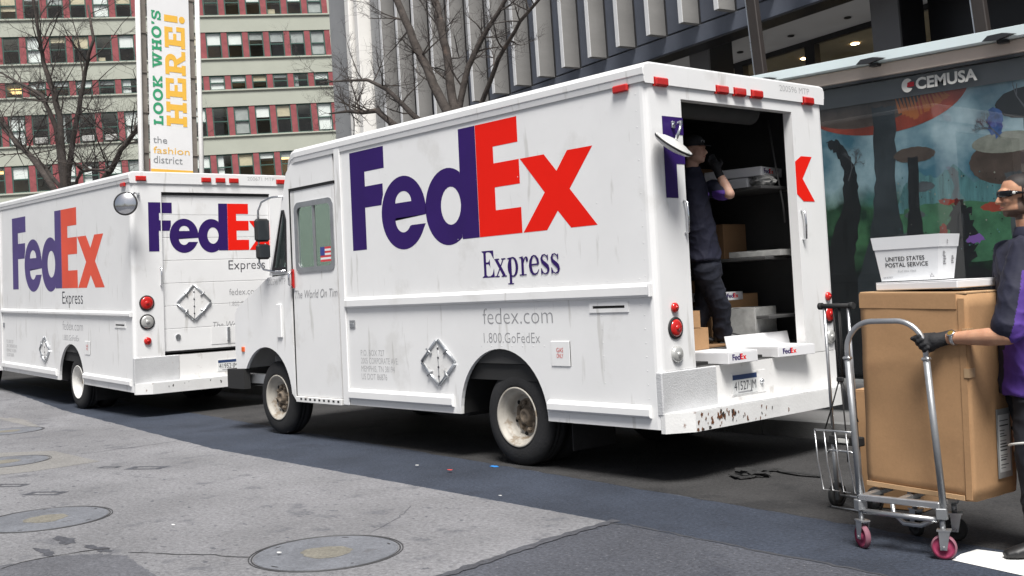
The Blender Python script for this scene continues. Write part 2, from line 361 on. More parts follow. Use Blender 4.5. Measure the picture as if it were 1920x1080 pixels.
le = [(x, lane_y(x) + rg.uniform(-.02, .02)) for x in [6 - .12 * i for i in range(190)]]
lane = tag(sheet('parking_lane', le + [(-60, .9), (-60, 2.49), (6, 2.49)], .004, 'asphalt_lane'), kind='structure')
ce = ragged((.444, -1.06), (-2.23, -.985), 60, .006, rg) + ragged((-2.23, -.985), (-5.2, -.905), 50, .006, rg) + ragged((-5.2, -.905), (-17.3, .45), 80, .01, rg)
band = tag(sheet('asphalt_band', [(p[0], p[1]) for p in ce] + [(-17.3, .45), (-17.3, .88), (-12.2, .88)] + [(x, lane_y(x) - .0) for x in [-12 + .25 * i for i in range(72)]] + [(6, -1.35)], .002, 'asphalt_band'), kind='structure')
side = ragged((.60, -9), (.634, -2.52), 40, .01, rg) + ragged((.634, -2.52), (.444, -1.06), 40, .006, rg)
conc = tag(sheet('concrete_roadway', ce + [(-17.3, .45), (-60, 4), (-60, -9)] + side, .008, 'concrete_road'), kind='structure')
# tar joints, patches, cracks and saw-cut marks belong to the concrete
def strip(name, pts, wid, z, m, parent, jit=.006, seed=1):
    rn = random.Random(seed); P = []
    for i in range(len(pts) - 1):
        n = max(2, int(math.dist(pts[i], pts[i + 1]) / .06))
        for k in range(n): t = k / n; P.append((pts[i][0] + (pts[i + 1][0] - pts[i][0]) * t + rn.uniform(-jit, jit), pts[i][1] + (pts[i + 1][1] - pts[i][1]) * t + rn.uniform(-jit, jit)))
    P.append(pts[-1]); W = [wid * rn.uniform(.5, 1.25) for _ in P]; mb = MB()
    pg = vstroke(P, W); n = len(P)
    mb.add([(a, b, z * .4 + gz(a)) for a, b in pg], [(i, i + 1, 2 * n - 2 - i, 2 * n - 1 - i) for i in range(n - 1)])
    return mb.build(name, m, parent)
def g2(u, v): p = at(u, v, 2, 0); return (p.x, p.y)
strip('tar_joint', [(.47, -1.02), (.50, -1.5), (.66, -2.5), (.68, -3.6)], .075, .012, 'tar', conc, .008, 2)
strip('tar_joint', [(.40, -1.10), (.62, -1.05), (1.6, -1.12), (3.2, -1.2), (5.5, -1.35)], .022, .006, 'crack_soft', road, .012, 3)
strip('crack', [g2(238, 1037), g2(330, 1040), g2(400, 1042), g2(466, 1046)], .016, .012, 'crack_black', conc, .012, 5)
strip('crack', [g2(0, 1068), g2(60, 1052), g2(150, 1036), g2(205, 1030)], .014, .0165, 'crack_black', conc, .014, 6)
strip('crack', [g2(700, 998), g2(745, 975), g2(770, 950)], .007, .012, 'tar', conc, .012, 7)
strip('crack', [g2(150, 852), g2(260, 838), g2(330, 828)], .012, .012, 'tar', conc, .012, 8)
def blotch(name, c, rx, ry, seed, m, z, parent, n=40, amp=.35):
    rn = random.Random(seed); ph = [rn.uniform(0, 6.28) for _ in range(5)]; pts = []
    for i in range(n):
        a = 2 * math.pi * i / n; k = 1 + amp * (.5 * math.sin(2 * a + ph[0]) + .35 * math.sin(3 * a + ph[1]) + .3 * math.sin(5 * a + ph[2]) + .2 * math.sin(9 * a + ph[3]) + .12 * math.sin(14 * a + ph[4]))
        pts.append((c[0] + rx * k * math.cos(a), c[1] + ry * k * math.sin(a)))
    return sheet(name, pts, z, m, parent)
dpk = [g2(-40, 1066), g2(30, 1058), g2(80, 1048), g2(130, 1042), g2(190, 1040), g2(236, 1043), g2(256, 1058), g2(290, 1078), g2(330, 1110), g2(330, 1160), g2(-40, 1200)]
dp = []
for i in range(7): dp += ragged(dpk[i], dpk[i + 1], 9, .016, rg)
dp += dpk[7:]
blotch('asphalt_patch', g2(122, 1014), .13, .055, 71, 'tar', .0126, conc, 50, .45); blotch('asphalt_patch', g2(185, 1030), .14, .04, 72, 'tar', .0127, conc, 50, .5); blotch('asphalt_patch', g2(85, 1036), .12, .04, 73, 'tar', .0128, conc, 50, .5)
sheet('asphalt_patch', dp, .0125, 'tar_patch', conc)
for u, v, s in [(275, 878, .12), (85, 926, .11), (20, 911, .10), (205, 877, .07)]:
    c = g2(u, v); q = R(35); mb = MB()
    out = [(-s * 1.5, -s * .7), (s * 1.5, -s * .7), (s * 1.5, s * .7), (-s * 1.5, s * .7)]; inn = [(p[0] * .62, p[1] * .5) for p in out]
    rt = lambda p: (c[0] + p[0] * math.cos(q) - p[1] * math.sin(q), c[1] + p[0] * math.sin(q) + p[1] * math.cos(q))
    sheet('saw_cut_mark', [rt(p) for p in out], .0122, 'tar', conc, holes=[[rt(p) for p in inn]])
pc = [g2(-60, 852), g2(100, 846), g2(188, 866), g2(60, 885), g2(-60, 897)]
sheet('concrete_patch', pc, .0121, 'concrete_pale', conc)
blotch('worn_paint', g2(30, 790), .9, .10, 61, 'concrete_pale', .0124, conc, 60, .6)
tag(sheet('lane_marking', [g2(1785, 1051), g2(1802, 1040), g2(1832, 1031), g2(1960, 1048), g2(1990, 1096)], .008, 'road_paint'), kind='structure')
blotch('blue_survey_mark', g2(927, 875), .05, .028, 9, 'blue_paint', .0085, road, 24, .3)
# manhole covers
def manhole(c, r, label, z=.0055):
    e = empty('manhole_cover', (c[0], c[1], z + gz(c[0])), random.uniform(0, 3), label, 'manhole cover', 'manhole covers in the roadway')
    MB().lathe([(r, -.006), (r * .998, .0015), (r * .985, .002), (r * .98, -.003), (r * .965, -.003), (r * .96, .002), (r * .948, .002), (r * .943, -.003), (r * .93, -.003)], (0, 0, 0), (0, 0, 1), 72, smooth=False).build('frame', 'iron_ring', e)
    MB().lathe([(0, .0012), (r * .3, .0012), (r * .86, .0012), (r * .925, .0012), (r * .93, -.004)], (0, 0, 0), (0, 0, 1), 72, smooth=False).build('lid', 'iron_cover', e)
    rn = random.Random(int(r * 1000 + c[0] * 10)); n = 48; ph = [rn.uniform(0, 6.3) for _ in range(4)]
    MB().plate([(r * .33 * (1 + .08 * math.sin(2 * t + ph[0]) + .05 * math.sin(5 * t + ph[1]) + .04 * math.sin(11 * t + ph[2])) * math.cos(t), r * .33 * (1 + .08 * math.sin(3 * t + ph[3]) + .04 * math.sin(9 * t)) * math.sin(t)) for t in [6.283 * i / n for i in range(n)]], [], None, lambda a, b: (a, b, .0022)).build('centre_plug', 'cover_centre', e)
    for k in range(5):
        a0 = k * 1.256 + rn.uniform(-.2, .2); rr = r * rn.uniform(.78, .9); L_ = rn.uniform(.05, .16)
        pg = vstroke([(rr * math.cos(a0 + L_ * j / 4), rr * math.sin(a0 + L_ * j / 4)) for j in range(5)], [.008, .014, .016, .012, .006]); MB().plate(pg, [], None, lambda a, b: (a, b, .002)).build('pick_slot', 'crack_black', e)
    return e
manhole((-.29, -2.61), .44, 'round grey manhole cover beside the long crack, nearest the bottom edge')
manhole((-2.86, -3.32), .45, 'round bluish manhole cover cut by the left edge, above the dark patch')
manhole((-6.36, -2.55), .43, 'grey manhole cover set in a pale square concrete patch')
manhole((-9.35, -1.62), .42, 'farthest manhole cover beside the worn white road paint')
# kerb and pavement
kb = MB()
tag(MB().add([(8, 2.64, .14), (8, 60, .14), (-11.5, 60, .14), (-11.5, 2.64, .14), (-200, 60, .14 + gz(-200)), (-200, 2.64, .14 + gz(-200))], [(0, 1, 2, 3), (3, 2, 4, 5)]).build('pavement', 'pavement'), kind='structure')
kerb = empty('kerb'); tag(kerb, kind='structure')
for i in range(14):
    x1 = 8 - i * 1.5; x0 = x1 - 1.494
    MB().add([(x0, 2.49, -.05 + gz(x0)), (x1, 2.49, -.05 + gz(x1)), (x1, 2.64, -.05 + gz(x1)), (x0, 2.64, -.05 + gz(x0)), (x0, 2.495, .143 + gz(x0)), (x1, 2.495, .143 + gz(x1)), (x1, 2.64, .143 + gz(x1)), (x0, 2.64, .143 + gz(x0))], [(0, 1, 5, 4), (1, 2, 6, 5), (2, 3, 7, 6), (3, 0, 4, 7), (4, 5, 6, 7), (0, 3, 2, 1)]).build('kerb_stone', 'kerb_stone', kerb)

# ------------------------------------------------------------------ pale office block with red piers
def frame_empty(name, o, U, V, label, cat):
    U = Vector(U).normalized(); V = Vector(V); V = (V - U * V.dot(U)).normalized(); Nn = U.cross(V)     # Nn points out of the facade
    e = bpy.data.objects.new(name, None); C.objects.link(e)
    e.matrix_world = Matrix(((U.x, V.x, Nn.x, o[0]), (U.y, V.y, Nn.y, o[1]), (U.z, V.z, Nn.z, o[2]), (0, 0, 0, 1)))
    return tag(e, label, cat)
ob = frame_empty('office_building', (-52.443, 30.367, 17.154), (.39567, .91711, .0485), (-.0596, -.027, .9979), 'pale green office block with red piers between rows of windows', 'building')
PIT = 1.2355; U0 = .065; rows = [(1.83, 3.43), (-.78, .82), (-2.70, -1.81), (-5.47, -3.71), (-8.1, -6.56)]
NB = 19; UL = U0 - NB * PIT; UR = U0 + .42
bands = [(3.43, 4.6), (.82, 1.83), (-1.81, -.78), (-3.71, -2.70), (-6.56, -5.47), (-22, -8.1)]
for lo, hi in bands:
    one_box('wall_band', (UL, lo, -.9), (UR, hi, .0), 'pale_green_wall', ob)
    if hi < 4: one_box('sill', (UL, hi - .09, .002), (UR, hi + .001, .09), 'pale_green_wall', ob, .01)
pier_me = {}
rw = random.Random(11)
def window_mesh(wd, h):
    t = .07; return MB().plate(rect(0, 0, wd, h), [rect(t, t, wd - t, h / 2 - .03), rect(t, h / 2 + .03, wd - t, h - t)], lambda a, b: (a, b, -.13), lambda a, b: (a, b, -.055)).mesh('window')
WD = PIT - .34
for ri, (lo, hi) in enumerate(rows):
    h = hi - lo; wm = window_mesh(WD, h); wm.materials.append(MATS['green_frame'])
    pm = MB().box((-.17, 0, -.5), (.17, h, -.03), .01).mesh('pier'); pm.materials.append(MATS['red_pier'])
    p1 = MB().box((.07, .07, -.10), (WD - .07, h / 2 - .03, -.095)).mesh('pane'); p1.materials.append(MATS['pane_glass'])
    p2 = MB().box((.07, h / 2 + .03, -.09), (WD - .07, h - .07, -.085)).mesh('pane'); p2.materials.append(MATS['pane_glass'])
    for k in range(NB + 1):
        u = U0 - k * PIT
        o = bpy.data.objects.new('pier', pm); link(o, ob); o.location = (u, lo, 0)
        if k == NB: continue
        wn = bpy.data.objects.new('window', wm); link(wn, ob); wn.location = (u - PIT + .17, lo, 0)
        for q in (p1, p2): link(bpy.data.objects.new('pane', q), wn)
        c = rw.random()
        if c < .66:
            f = rw.choice([.22, .3, .4, .5, .5, .5, .7, .95]); one_box('blind', (.06, h - .05 - f * (h - .1), -.17), (WD - .06, h - .05, -.15), rw.choice(['blind_white', 'blind_white', 'blind_white', 'blind_grey', 'blind_cream']), wn)
        elif c < .76: one_box('curtain', (.06, .05, -.2), (.06 + (WD - .12) * rw.uniform(.3, .6), h - .05, -.17), rw.choice(['blind_white', 'blind_grey']), wn)
        elif c < .82: one_box('desk_clutter', (.1, .06, -.5), (WD * rw.uniform(.4, .8), .06 + h * rw.uniform(.12, .3), -.3), rw.choice(['blind_cream', 'blind_grey', 'red_pier']), wn)
        elif c < .86 and ri < 4: one_box('air_conditioner', (.12, .08, -.2), (WD - .12, .42, .16), 'blind_grey', wn, .02)
    one_box('room_back', (UL, lo - .4, -3.2), (UR - .1, hi + .3, -3.1), 'room_wall', ob)
    one_box('room_ceiling', (UL, hi - .02, -3.1), (UR - .1, hi + .06, -.55), 'blind_white', ob)
    for k in range(NB):
        if rw.random() < .13:
            one_box('tube_light', (U0 - k * PIT - .95, hi - .12, -1.6 - rw.random()), (U0 - k * PIT - .25, hi - .07, -1.5), 'tube_light', ob)
one_box('end_wall', (UR - .26, -22, -9), (UR - .02, 4.6, -.01), 'pale_green_wall', ob)

# ------------------------------------------------------------------ tower with concrete fins over an open ground floor
fb = frame_empty('fin_tower', (-8.3, 11.75, 6.7), (.9885, -.148, .022), (-.030, 0, 1), 'dark blue tower with pale vertical concrete fins above an open lobby', 'building')
FS = 1.035; FU = .32; NF = 15; TOP = 40; UE = -17.4  # TOP: tower raised out of view to block more sky light
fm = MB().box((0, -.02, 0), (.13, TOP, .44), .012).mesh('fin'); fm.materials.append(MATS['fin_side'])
em = MB().box((.004, -.015, .441), (.126, TOP, .455), .004).mesh('front_edge_lit'); em.materials.append(MATS['fin_edge_lit'])  # white strip paints in the brightness of the street-facing fin front
pan = {}
for nm, z, m in (('window_pane', -.06, 'dark_glazing'), ('blue_panel', -.03, 'blue_panel'), ('grey_panel', -.03, 'grey_panel')): pan[nm] = (z, m)
def bay_piece(nm, h):
    k = (nm, h)
    if k not in pan:
        z, m = pan[nm]; me = MB().box((.135, .012, z - .05), (FS - .005, h - .012, z), .008).mesh(nm); me.materials.append(MATS[m]); pan[k] = me
    return pan[k]
for i in range(-5, NF):
    u = FU - FS * i
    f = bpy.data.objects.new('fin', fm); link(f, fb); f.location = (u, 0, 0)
    link(bpy.data.objects.new('front_edge_lit', em), f)
    y = .0
    for nm, h in ((('blue_panel', 2.2), ('window_pane', 1.5), ('blue_panel', 1.5), ('window_pane', 1.7), ('grey_panel', 1.6), ('window_pane', 1.7), ('grey_panel', 1.6)) if i < 8 else (('blue_panel', 1.6), ('grey_panel', 1.5), ('grey_panel', 1.6), ('grey_panel', 1.7), ('grey_panel', 1.6), ('window_pane', 1.7), ('grey_panel', 1.6))):
        b = bpy.data.objects.new(nm, bay_piece(nm, h)); link(b, fb); b.location = (u, y, 0)
        y += h
one_box('back_wall', (UE, -.02, -.6), (FS * 6, TOP, -.12), 'column_grey', fb)
one_box('spandrel', (UE, -.38, -.5), (FS * 12, -.025, -.02), 'blue_panel', fb, .01)
one_box('drip_edge', (UE, -.43, -.5), (FS * 12, -.382, .03), 'black_stone', fb, .01)
for k, (u, wd, pr_, m) in enumerate(((-15.02, .5, .1, 'grey_panel'), (-15.56, .26, .52, 'white_marble'), (-15.86, .22, .2, 'grey_panel'), (-16.12, .30, .56, 'white_marble'), (-16.46, .40, .25, 'white_marble'), (-16.9, .46, .12, 'fin_side'), (-17.38, 1.4, .05, 'grey_panel'))):
    one_box('marble_pier', (u - wd, -8, -.3), (u, TOP, pr_), m, fb, .02)
SV = -.05
one_box('soffit', (UE, SV, -3.5), (FS * 14, SV + .03, -.5), 'soffit', fb)
for i in range(7):
    for j in range(2):
        MB().lathe([(0, 0), (.055, 0), (.065, .01), (.075, .01), (.075, -.01)], (-5.2 + i * 1.55, SV - .02, -1.1 - j * 1.5), (0, -1, 0), 20).build('recessed_light', 'black_stone', fb)
one_box('lobby_header', (UE, SV - .12, -3.5), (3.6, SV - .002, -3.38), 'black_stone', fb)
one_box('lobby_back_wall', (UE, -7, -10), (3.7, SV, -9.8), 'lobby_wall', fb)
one_box('lobby_ceiling', (UE, SV - .04, -9.8), (3.7, SV - .02, -3.52), 'lobby_wall', fb)
for i in range(10):
    for j in range(3): MB().disc((-9.5 + i * 1.5, SV - .05, -4.6 - j * 1.5), (0, -1, 0), .09, .01, 14).build('downlight', 'downlight', fb)
for i in range(7):
    u = 1.35 - i * 2.2
    one_box('lobby_mullion', (u, -7, -3.50), (u + .28, SV - .122, -3.32), 'black_stone', fb)
    one_box('lobby_pane', (u + .285, -7, -3.44), (u + 2.195, SV - .122, -3.42), 'pane_glass', fb)
for u in (-1.84, 3.0, 7.84):
    one_box('column_face', (u, -7, -.85), (u + .59, SV - .002, -.80), 'column_grey', fb)
    one_box('column', (u + .004, -7, -1.52), (u + .586, SV - .002, -.851), 'black_stone', fb)
one_box('side_wall', (3.62, -7, -3.4), (FS * 14, SV - .002, -1.6), 'black_stone', fb)
for u_, lab in ((1418, 'slim dark bronze post with a bright edge rising right of the truck roof'), (1845, 'dark bronze post above the right end of the shelter roof')):
    q_ = at(u_, 0, 1, 6.0); q2 = at(u_ + 25, 150, 1, 6.0)
    lp = empty('lamp_post', (q2.x + .17, 6.0, .14), 0, lab, 'post', 'bronze posts before the lobby'); lp.rotation_euler = (0, R(-4.2), 0)
    one_box('shaft', (-.07, -.05, 0), (.07, .05, 6.6), 'bronze', lp, .01); one_box('edge_strip', (-.080, -.056, .05), (-.068, -.04, 6.6), 'steel_bright', lp); one_box('base_plate', (-.2, -.16, 0), (.2, .16, .03), 'bronze', lp, .005)

# ------------------------------------------------------------------ banner pylon
PX = -15.5
a = at(274, 318, 0, PX); b = at(363.5, 316, 0, PX)
py = empty('banner_pylon', (PX, (a.y + b.y) / 2, gz(PX) + .14), 0, 'tall white banner on two pale poles with green and orange lettering', 'banner')
py.rotation_euler = (R(-1.2), R(-1.5), 0)
bw = (at(362, 316, 0, PX) - at(283, 316, 0, PX)).y; hw = bw / 2; zb = at(320, 316, 0, PX).z - py.location.z
H0, H1 = zb - .10, zb + 3.7
one_box('banner_panel', (-.01, -hw, H0), (.01, hw, H1), 'banner_cloth', py)
one_box('banner_foot', (.0105, -hw, H0), (.014, hw, H0 + .09), 'banner_orange', py)
one_box('top_rail', (-.02, -hw - .14, H1 + .01), (.03, hw + .14, H1 + .07), 'pole_white', py, .01); one_box('bottom_rail', (-.02, -hw - .14, H0 - .07), (.03, hw + .14, H0 - .01), 'pole_white', py, .01)
for s in (-1, 1):
    MB().tube([(.0, s * (hw + .19), 0), (.0, s * (hw + .19), H1 + 1.5)], .05, 14).build('pole', 'pole_white', py)
    one_box('channel', (-.05, min(s * (hw + .02), s * (hw + .12)), .2), (-.02, max(s * (hw + .02), s * (hw + .12)), H1 + .4), 'pole_channel', py)
    for k in range(5): one_box('bracket', (-.015, min(s * hw, s * (hw + .14)), H0 + .4 + k * .8), (.0, max(s * hw, s * (hw + .14)), H0 + .43 + k * .8), 'pole_channel', py)
def vert_text(t, size, y, z0, total, m):
    w = sum(slab(c)[0] + .12 for c in t); k = total / w; x = 0
    for c in t:
        a, P = slab(c)
        if P: decal('letter', P, m, py, (.0145, y, z0 + x * k), (0, 0, 1), (0, -1, 0), (1, 0, 0), k, size)
        x += a + .12
pxm = bw / 79.
vert_text("LOOK WHO'S", 18 * pxm, -hw + 25 * pxm, zb + 79 * pxm, 212 * pxm, 'banner_green')
vert_text("HERE!", 39 * pxm, hw - 9 * pxm, zb + 79 * pxm, 212 * pxm, 'banner_orange')
for t, z, w_, m, h_ in (('the', 46, 26, 'banner_grey', 12), ('fashion', 27.5, 68, 'banner_orange', 12), ('district', 10, 54, 'banner_grey', 13)):
    text('lettering', t, m, py, plane_map((.0145, -hw + 5 * pxm, zb + z * pxm), (0, 1, 0), (0, 0, 1)), w_ * pxm, h_ * pxm)

# ------------------------------------------------------------------ bare street trees
def grow(mb, tw, p, d, L, r, lev, rn, stop):
    n = 4 if lev < 2 else 3; pts = [p]; rs = [r]; q = p.copy(); dd = d.normalized()
    for i in range(n):
        dd = (dd + Vector((rn.gauss(0, .16), rn.gauss(0, .16), rn.gauss(.05, .13)))).normalized(); q = q + dd * (L / n); pts.append(q.copy()); rs.append(r * (1 - .7 * (i + 1) / n))
    (mb if lev < 1 else tw).tube(pts, rs, 6 if lev < 1 else (4 if lev < 2 else 3), cap=False)
    if lev >= stop: return
    for k in range(rn.choice([3, 4, 4, 5])):
        i = rn.randint(1, n); side = Vector((rn.gauss(0, 1), rn.gauss(0, 1), rn.gauss(.25, .8))).normalized()
        nd = (dd * .55 + side * .8).normalized(); grow(mb, tw, pts[i], nd, L * rn.uniform(.42, .72), rs[i] * .62 + .001, lev + 1, rn, stop)
def tree(name, base, limbs, label, seed, tr, reach, n_side=5, lev=3, tw_r=.016):
    rn = random.Random(seed); e = empty(name, base, 0, label, 'tree', 'bare street trees'); inv = -Vector(base); twm = MB()
    fork = limbs[0][0][0]; mb = MB(); b0 = Vector((0, 0, 0)); f = Vector(fork) + inv
    mb.tube([b0 - Vector((0, 0, .1)), b0 + Vector((0, 0, .15)), b0.lerp(f, .35) + Vector((.03, 0, 0)), b0.lerp(f, .7), f], [tr * 1.5, tr * 1.2, tr, tr * .95, tr * .85], 12, cap=False); mb.build('trunk', 'bark', e)
    for pts, r0, r1 in limbs:
        P = [Vector(p) + inv for p in pts]; Q = []; Rr = []
        for i in range(len(P) - 1):
            for k in range(4): t = k / 4; Q.append(P[i].lerp(P[i + 1], t) + Vector((rn.gauss(0, r1 * .25), rn.gauss(0, r1 * .25), 0))); Rr.append(r0 + (r1 - r0) * (i + t) / (len(P) - 1))
        Q.append(P[-1]); Rr.append(r1); lb = MB(); lb.tube(Q, Rr, 9, cap=True)
        for k in range(n_side):
            i = rn.randint(int(len(Q) * .3), len(Q) - 1); d = (Q[i] - Q[max(i - 1, 0)]).normalized(); side = Vector((rn.gauss(0, 1), rn.gauss(0, 1), rn.gauss(.2, .6))).normalized()
            grow(lb, twm, Q[i], (d * .6 + side).normalized(), reach * rn.uniform(.6, 1.1), min(Rr[i] * .45, tw_r * 2), 0, rn, lev)
        lb.build('limb', 'bark', e)
    t = twm.build('twigs', 'twig', e, fix=False); t['kind'] = 'stuff'
    return e
def px_path(L, y, dy=0.):
    return [tuple(at(u, v, 1, y + dy * i / max(1, len(L) - 1))) for i, (u, v) in enumerate(L)]
YA = 4.6
fk = at(850, 330, 1, YA)
tree('street_tree', (fk.x + .1, YA, .14), [
    (px_path([(850, 330), (838, 210), (805, 140), (775, 75), (742, 0), (725, -60), (690, -140)], YA, -.4), .085, .045),
    (px_path([(850, 330), (851, 200), (838, 110), (825, 40), (816, -10), (800, -100)], YA, .3), .08, .046),
    (px_path([(852, 330), (860, 205), (878, 125), (905, 70), (945, 5), (985, -70)], YA, .5), .06, .026),
    (px_path([(852, 330), (905, 190), (935, 110), (975, 40), (1010, 0), (1060, -60)], YA, -.2), .045, .015),
    (px_path([(848, 330), (790, 270), (735, 231), (706, 207), (680, 211), (650, 209), (618, 213)], YA, -.3), .075, .014),
    (px_path([(848, 330), (800, 240), (762, 203), (726, 168), (690, 150), (650, 151), (600, 155)], YA, .4), .06, .012)],
    'bare tree with thick brown limbs rising behind the nearer truck', 5, .15, .72, 13, 3, .0075)
YB = 4.6
fk = at(128, 420, 1, YB)
tree('street_tree', (fk.x, YB, .14 + gz(fk.x)), [
    (px_path([(128, 420), (122, 340), (112, 220), (98, 165), (80, 115), (72, 60), (60, -20)], YB, -.8), .10, .035),
    (px_path([(128, 420), (126, 340), (137, 260), (150, 200), (160, 130), (175, 75), (165, 10)], YB, .5), .095, .03),
    (px_path([(128, 420), (100, 350), (60, 295), (25, 260), (0, 232), (-60, 190)], YB, -.5), .10, .05),
    (px_path([(128, 420), (112, 350), (80, 310), (50, 285), (20, 250), (-20, 200)], YB, .5), .065, .035),
    (px_path([(140, 420), (190, 345), (210, 312), (235, 270), (258, 240), (290, 190)], YB, .6), .085, .05),
    (px_path([(135, 420), (140, 350), (150, 322), (175, 318), (205, 320)], YB, -.4), .05, .03),
    (px_path([(128, 420), (105, 240), (80, 180), (55, 165), (25, 150), (0, 135)], YB, -.9), .08, .02)],
    'bare twiggy tree in front of the pale green office block', 9, .18, 1.7, 12, 3, .012)
# ------------------------------------------------------------------ delivery trucks
mat('truck_white', (.80, .80, .795), .34, var=.05, vscale=.9, stain=((.62, .61, .585), 1.7, .58, .42), stain2=((.48, .47, .44), 3.2, .63, .5), stretch2=(3.0, 3.0, .45), coat=.1, vrough=.12, bump=.16, bscale=1.3)
mat('truck_white_dirty', (.76, .755, .74), .55, var=.06, vscale=2.5, stain=((.45, .42, .38), 5, .6, .55), bump=.05, bscale=40)
mat('bumper_white', (.72, .72, .71), .5, var=.08, vscale=4, stain=((.16, .055, .02), 7.5, .64, .95), bump=.1, bscale=60)
mat('tread_plate', (.62, .625, .63), .45, metal=.25, var=.08, vscale=6, stain=((.3, .2, .14), 11, .66, .6), bump=.3, bscale=90)
mat('logo_purple', (.028, .008, .112), .55, var=.1, vscale=2, spec=.3); mat('logo_red', (.80, .012, .004), .6, var=.04, vscale=2, spec=.2)
mat('logo_purple_faded', (.075, .05, .185), .5, var=.14, vscale=1.5); mat('logo_red_faded', (.74, .09, .045), .5, var=.1, vscale=1.5)
mat('lettering_grey', (.30, .30, .31), .6); mat('lettering_dark', (.05, .05, .06), .6); mat('lettering_faint', (.46, .46, .46), .6); mat('lettering_red', (.6, .06, .05), .6)
mat('rubber', (.017, .017, .018), .82, var=.3, vscale=6, bump=.2, bscale=50); mat('black_trim', (.015, .015, .016), .6); mat('dark_void', (.008, .008, .008), .9)
mat('rim_cream', (.40, .375, .33), .55, var=.18, vscale=9, stain=((.18, .13, .08), 7, .57, .75)); mat('rim_white', (.66, .65, .62), .5, var=.1, vscale=9); mat('hub_rust', (.17, .135, .10), .7, var=.5, vscale=16, bump=.3)
mat('lamp_red', (.50, .015, .012), .2, coat=.5); mat('lamp_clear', (.55, .55, .53), .25, metal=.4); mat('lamp_amber', (.75, .12, .02), .3); mat('gasket', (.02, .02, .02), .7)
mat('chrome', (.75, .76, .78), .14, metal=1.); mat('alu_dull', (.50, .51, .52), .45, metal=.8, var=.12, vscale=8); mat('mirror_back', (.62, .62, .60), .4, metal=.2)
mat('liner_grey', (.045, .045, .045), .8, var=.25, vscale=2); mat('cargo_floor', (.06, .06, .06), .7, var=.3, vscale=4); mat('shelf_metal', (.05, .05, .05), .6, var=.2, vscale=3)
mat('plate_white', (.66, .67, .66), .5, var=.08, vscale=20); mat('plate_blue', (.02, .045, .13), .5); mat('flag_red', (.6, .05, .06), .6); mat('flag_blue', (.04, .06, .25), .6); mat('flag_white', (.75, .75, .75), .6)
mat('lens_grey', (.035, .04, .045), .15); mat('rust', (.13, .045, .015), .9, var=.5, vscale=20); mat('chip_black', (.03, .025, .022), .8)
mat('chassis_black', (.02, .02, .02), .75); mat('seat_vinyl', (.03, .03, .032), .6); mat('dash_grey', (.12, .13, .13), .7)
glass('cab_glass', (.80, .86, .85), 2.2)

def wheel(parent, x, y, sgn, r=.40, wdt=.235, rim_m='rim_cream', dual=False):
    """sgn -1: outer face towards -y"""
    wh = empty('wheel', (x, y, r)); wh.parent = parent
    ax = (0, sgn, 0)                                            # outward
    def ty(off):
        return MB().lathe([(.232, -.02 + off), (.245, 0 + off), (.275, .004 + off), (.33, 0 + off), (r - .035, -.012 + off), (r - .008, -.03 + off), (r, -.05 + off), (r, -.075 + off), (r - .008, -.078 + off), (r - .008, -.088 + off), (r, -.091 + off), (r, -.115 + off), (r - .008, -.118 + off), (r - .008, -.128 + off), (r, -.131 + off), (r, -wdt + .05 + off), (r - .03, -wdt + .01 + off), (.3, -wdt - .005 + off), (.24, -wdt + off), (.23, -wdt + .03 + off)], (0, 0, 0), ax, 48).build('tyre', 'rubber', wh)
    ty(0)
    d = .135 if dual else .085                                  # dish depth
    MB().lathe([(.232, -.022), (.248, .004), (.242, .010), (.228, .002), (.216, -.028), (.205, -.034), (.188, -.05), (.176, -d + .03), (.165, -d), (.13, -d + .012), (.105, -d + .012), (.10, -d)], (0, 0, 0), ax, 48).build('rim', rim_m, wh)
    MB().lathe([(.10, -d), (.082, -d + .012), (.066, -d + .03), (.06, -d + .055), (.052, -d + .06), (.036, -d + .062), (.03, -d + .05), (0, -d + .05)], (0, 0, 0), ax, 28).build('hub', 'hub_rust', wh)
    for k in range(8):
        a = k * math.pi / 4 + .2; c = Vector((.112 * math.cos(a), 0, .112 * math.sin(a))) + Vector(ax) * (-d + .01)
        MB().lathe([(.021, 0), (.019, .024), (.011, .034), (0, .034)], c, ax, 6, smooth=False).build('lug_nut', 'hub_rust', wh)
    for k in range(6):
        a = k * math.pi / 3 + .3; c = Vector((.152 * math.cos(a), 0, .152 * math.sin(a))) + Vector(ax) * (-d + .004)
        MB().lathe([(.019, .004), (.017, .008), (0, .008)], c, ax, 12).build('vent_hole', 'dark_void', wh)
    MB().lathe([(.10, -d + .0125), (.128, -d + .0135), (.145, -d + .0105)], (0, 0, 0), ax, 40).build('grime_ring', 'hub_rust', wh)
    MB().lathe([(.23, -wdt + .03), (.12, -wdt + .05), (0, -wdt + .05)], (0, 0, 0), ax, 24).build('back_disc', 'chassis_black', wh)
    if dual:
        MB().lathe([(.232, -.29), (.33, -.275), (r - .03, -.285), (r, -.32), (r, -.47), (r - .03, -.5), (.24, -.51)], (0, 0, 0), ax, 40).build('inner_tyre', 'rubber', wh)
    return wh

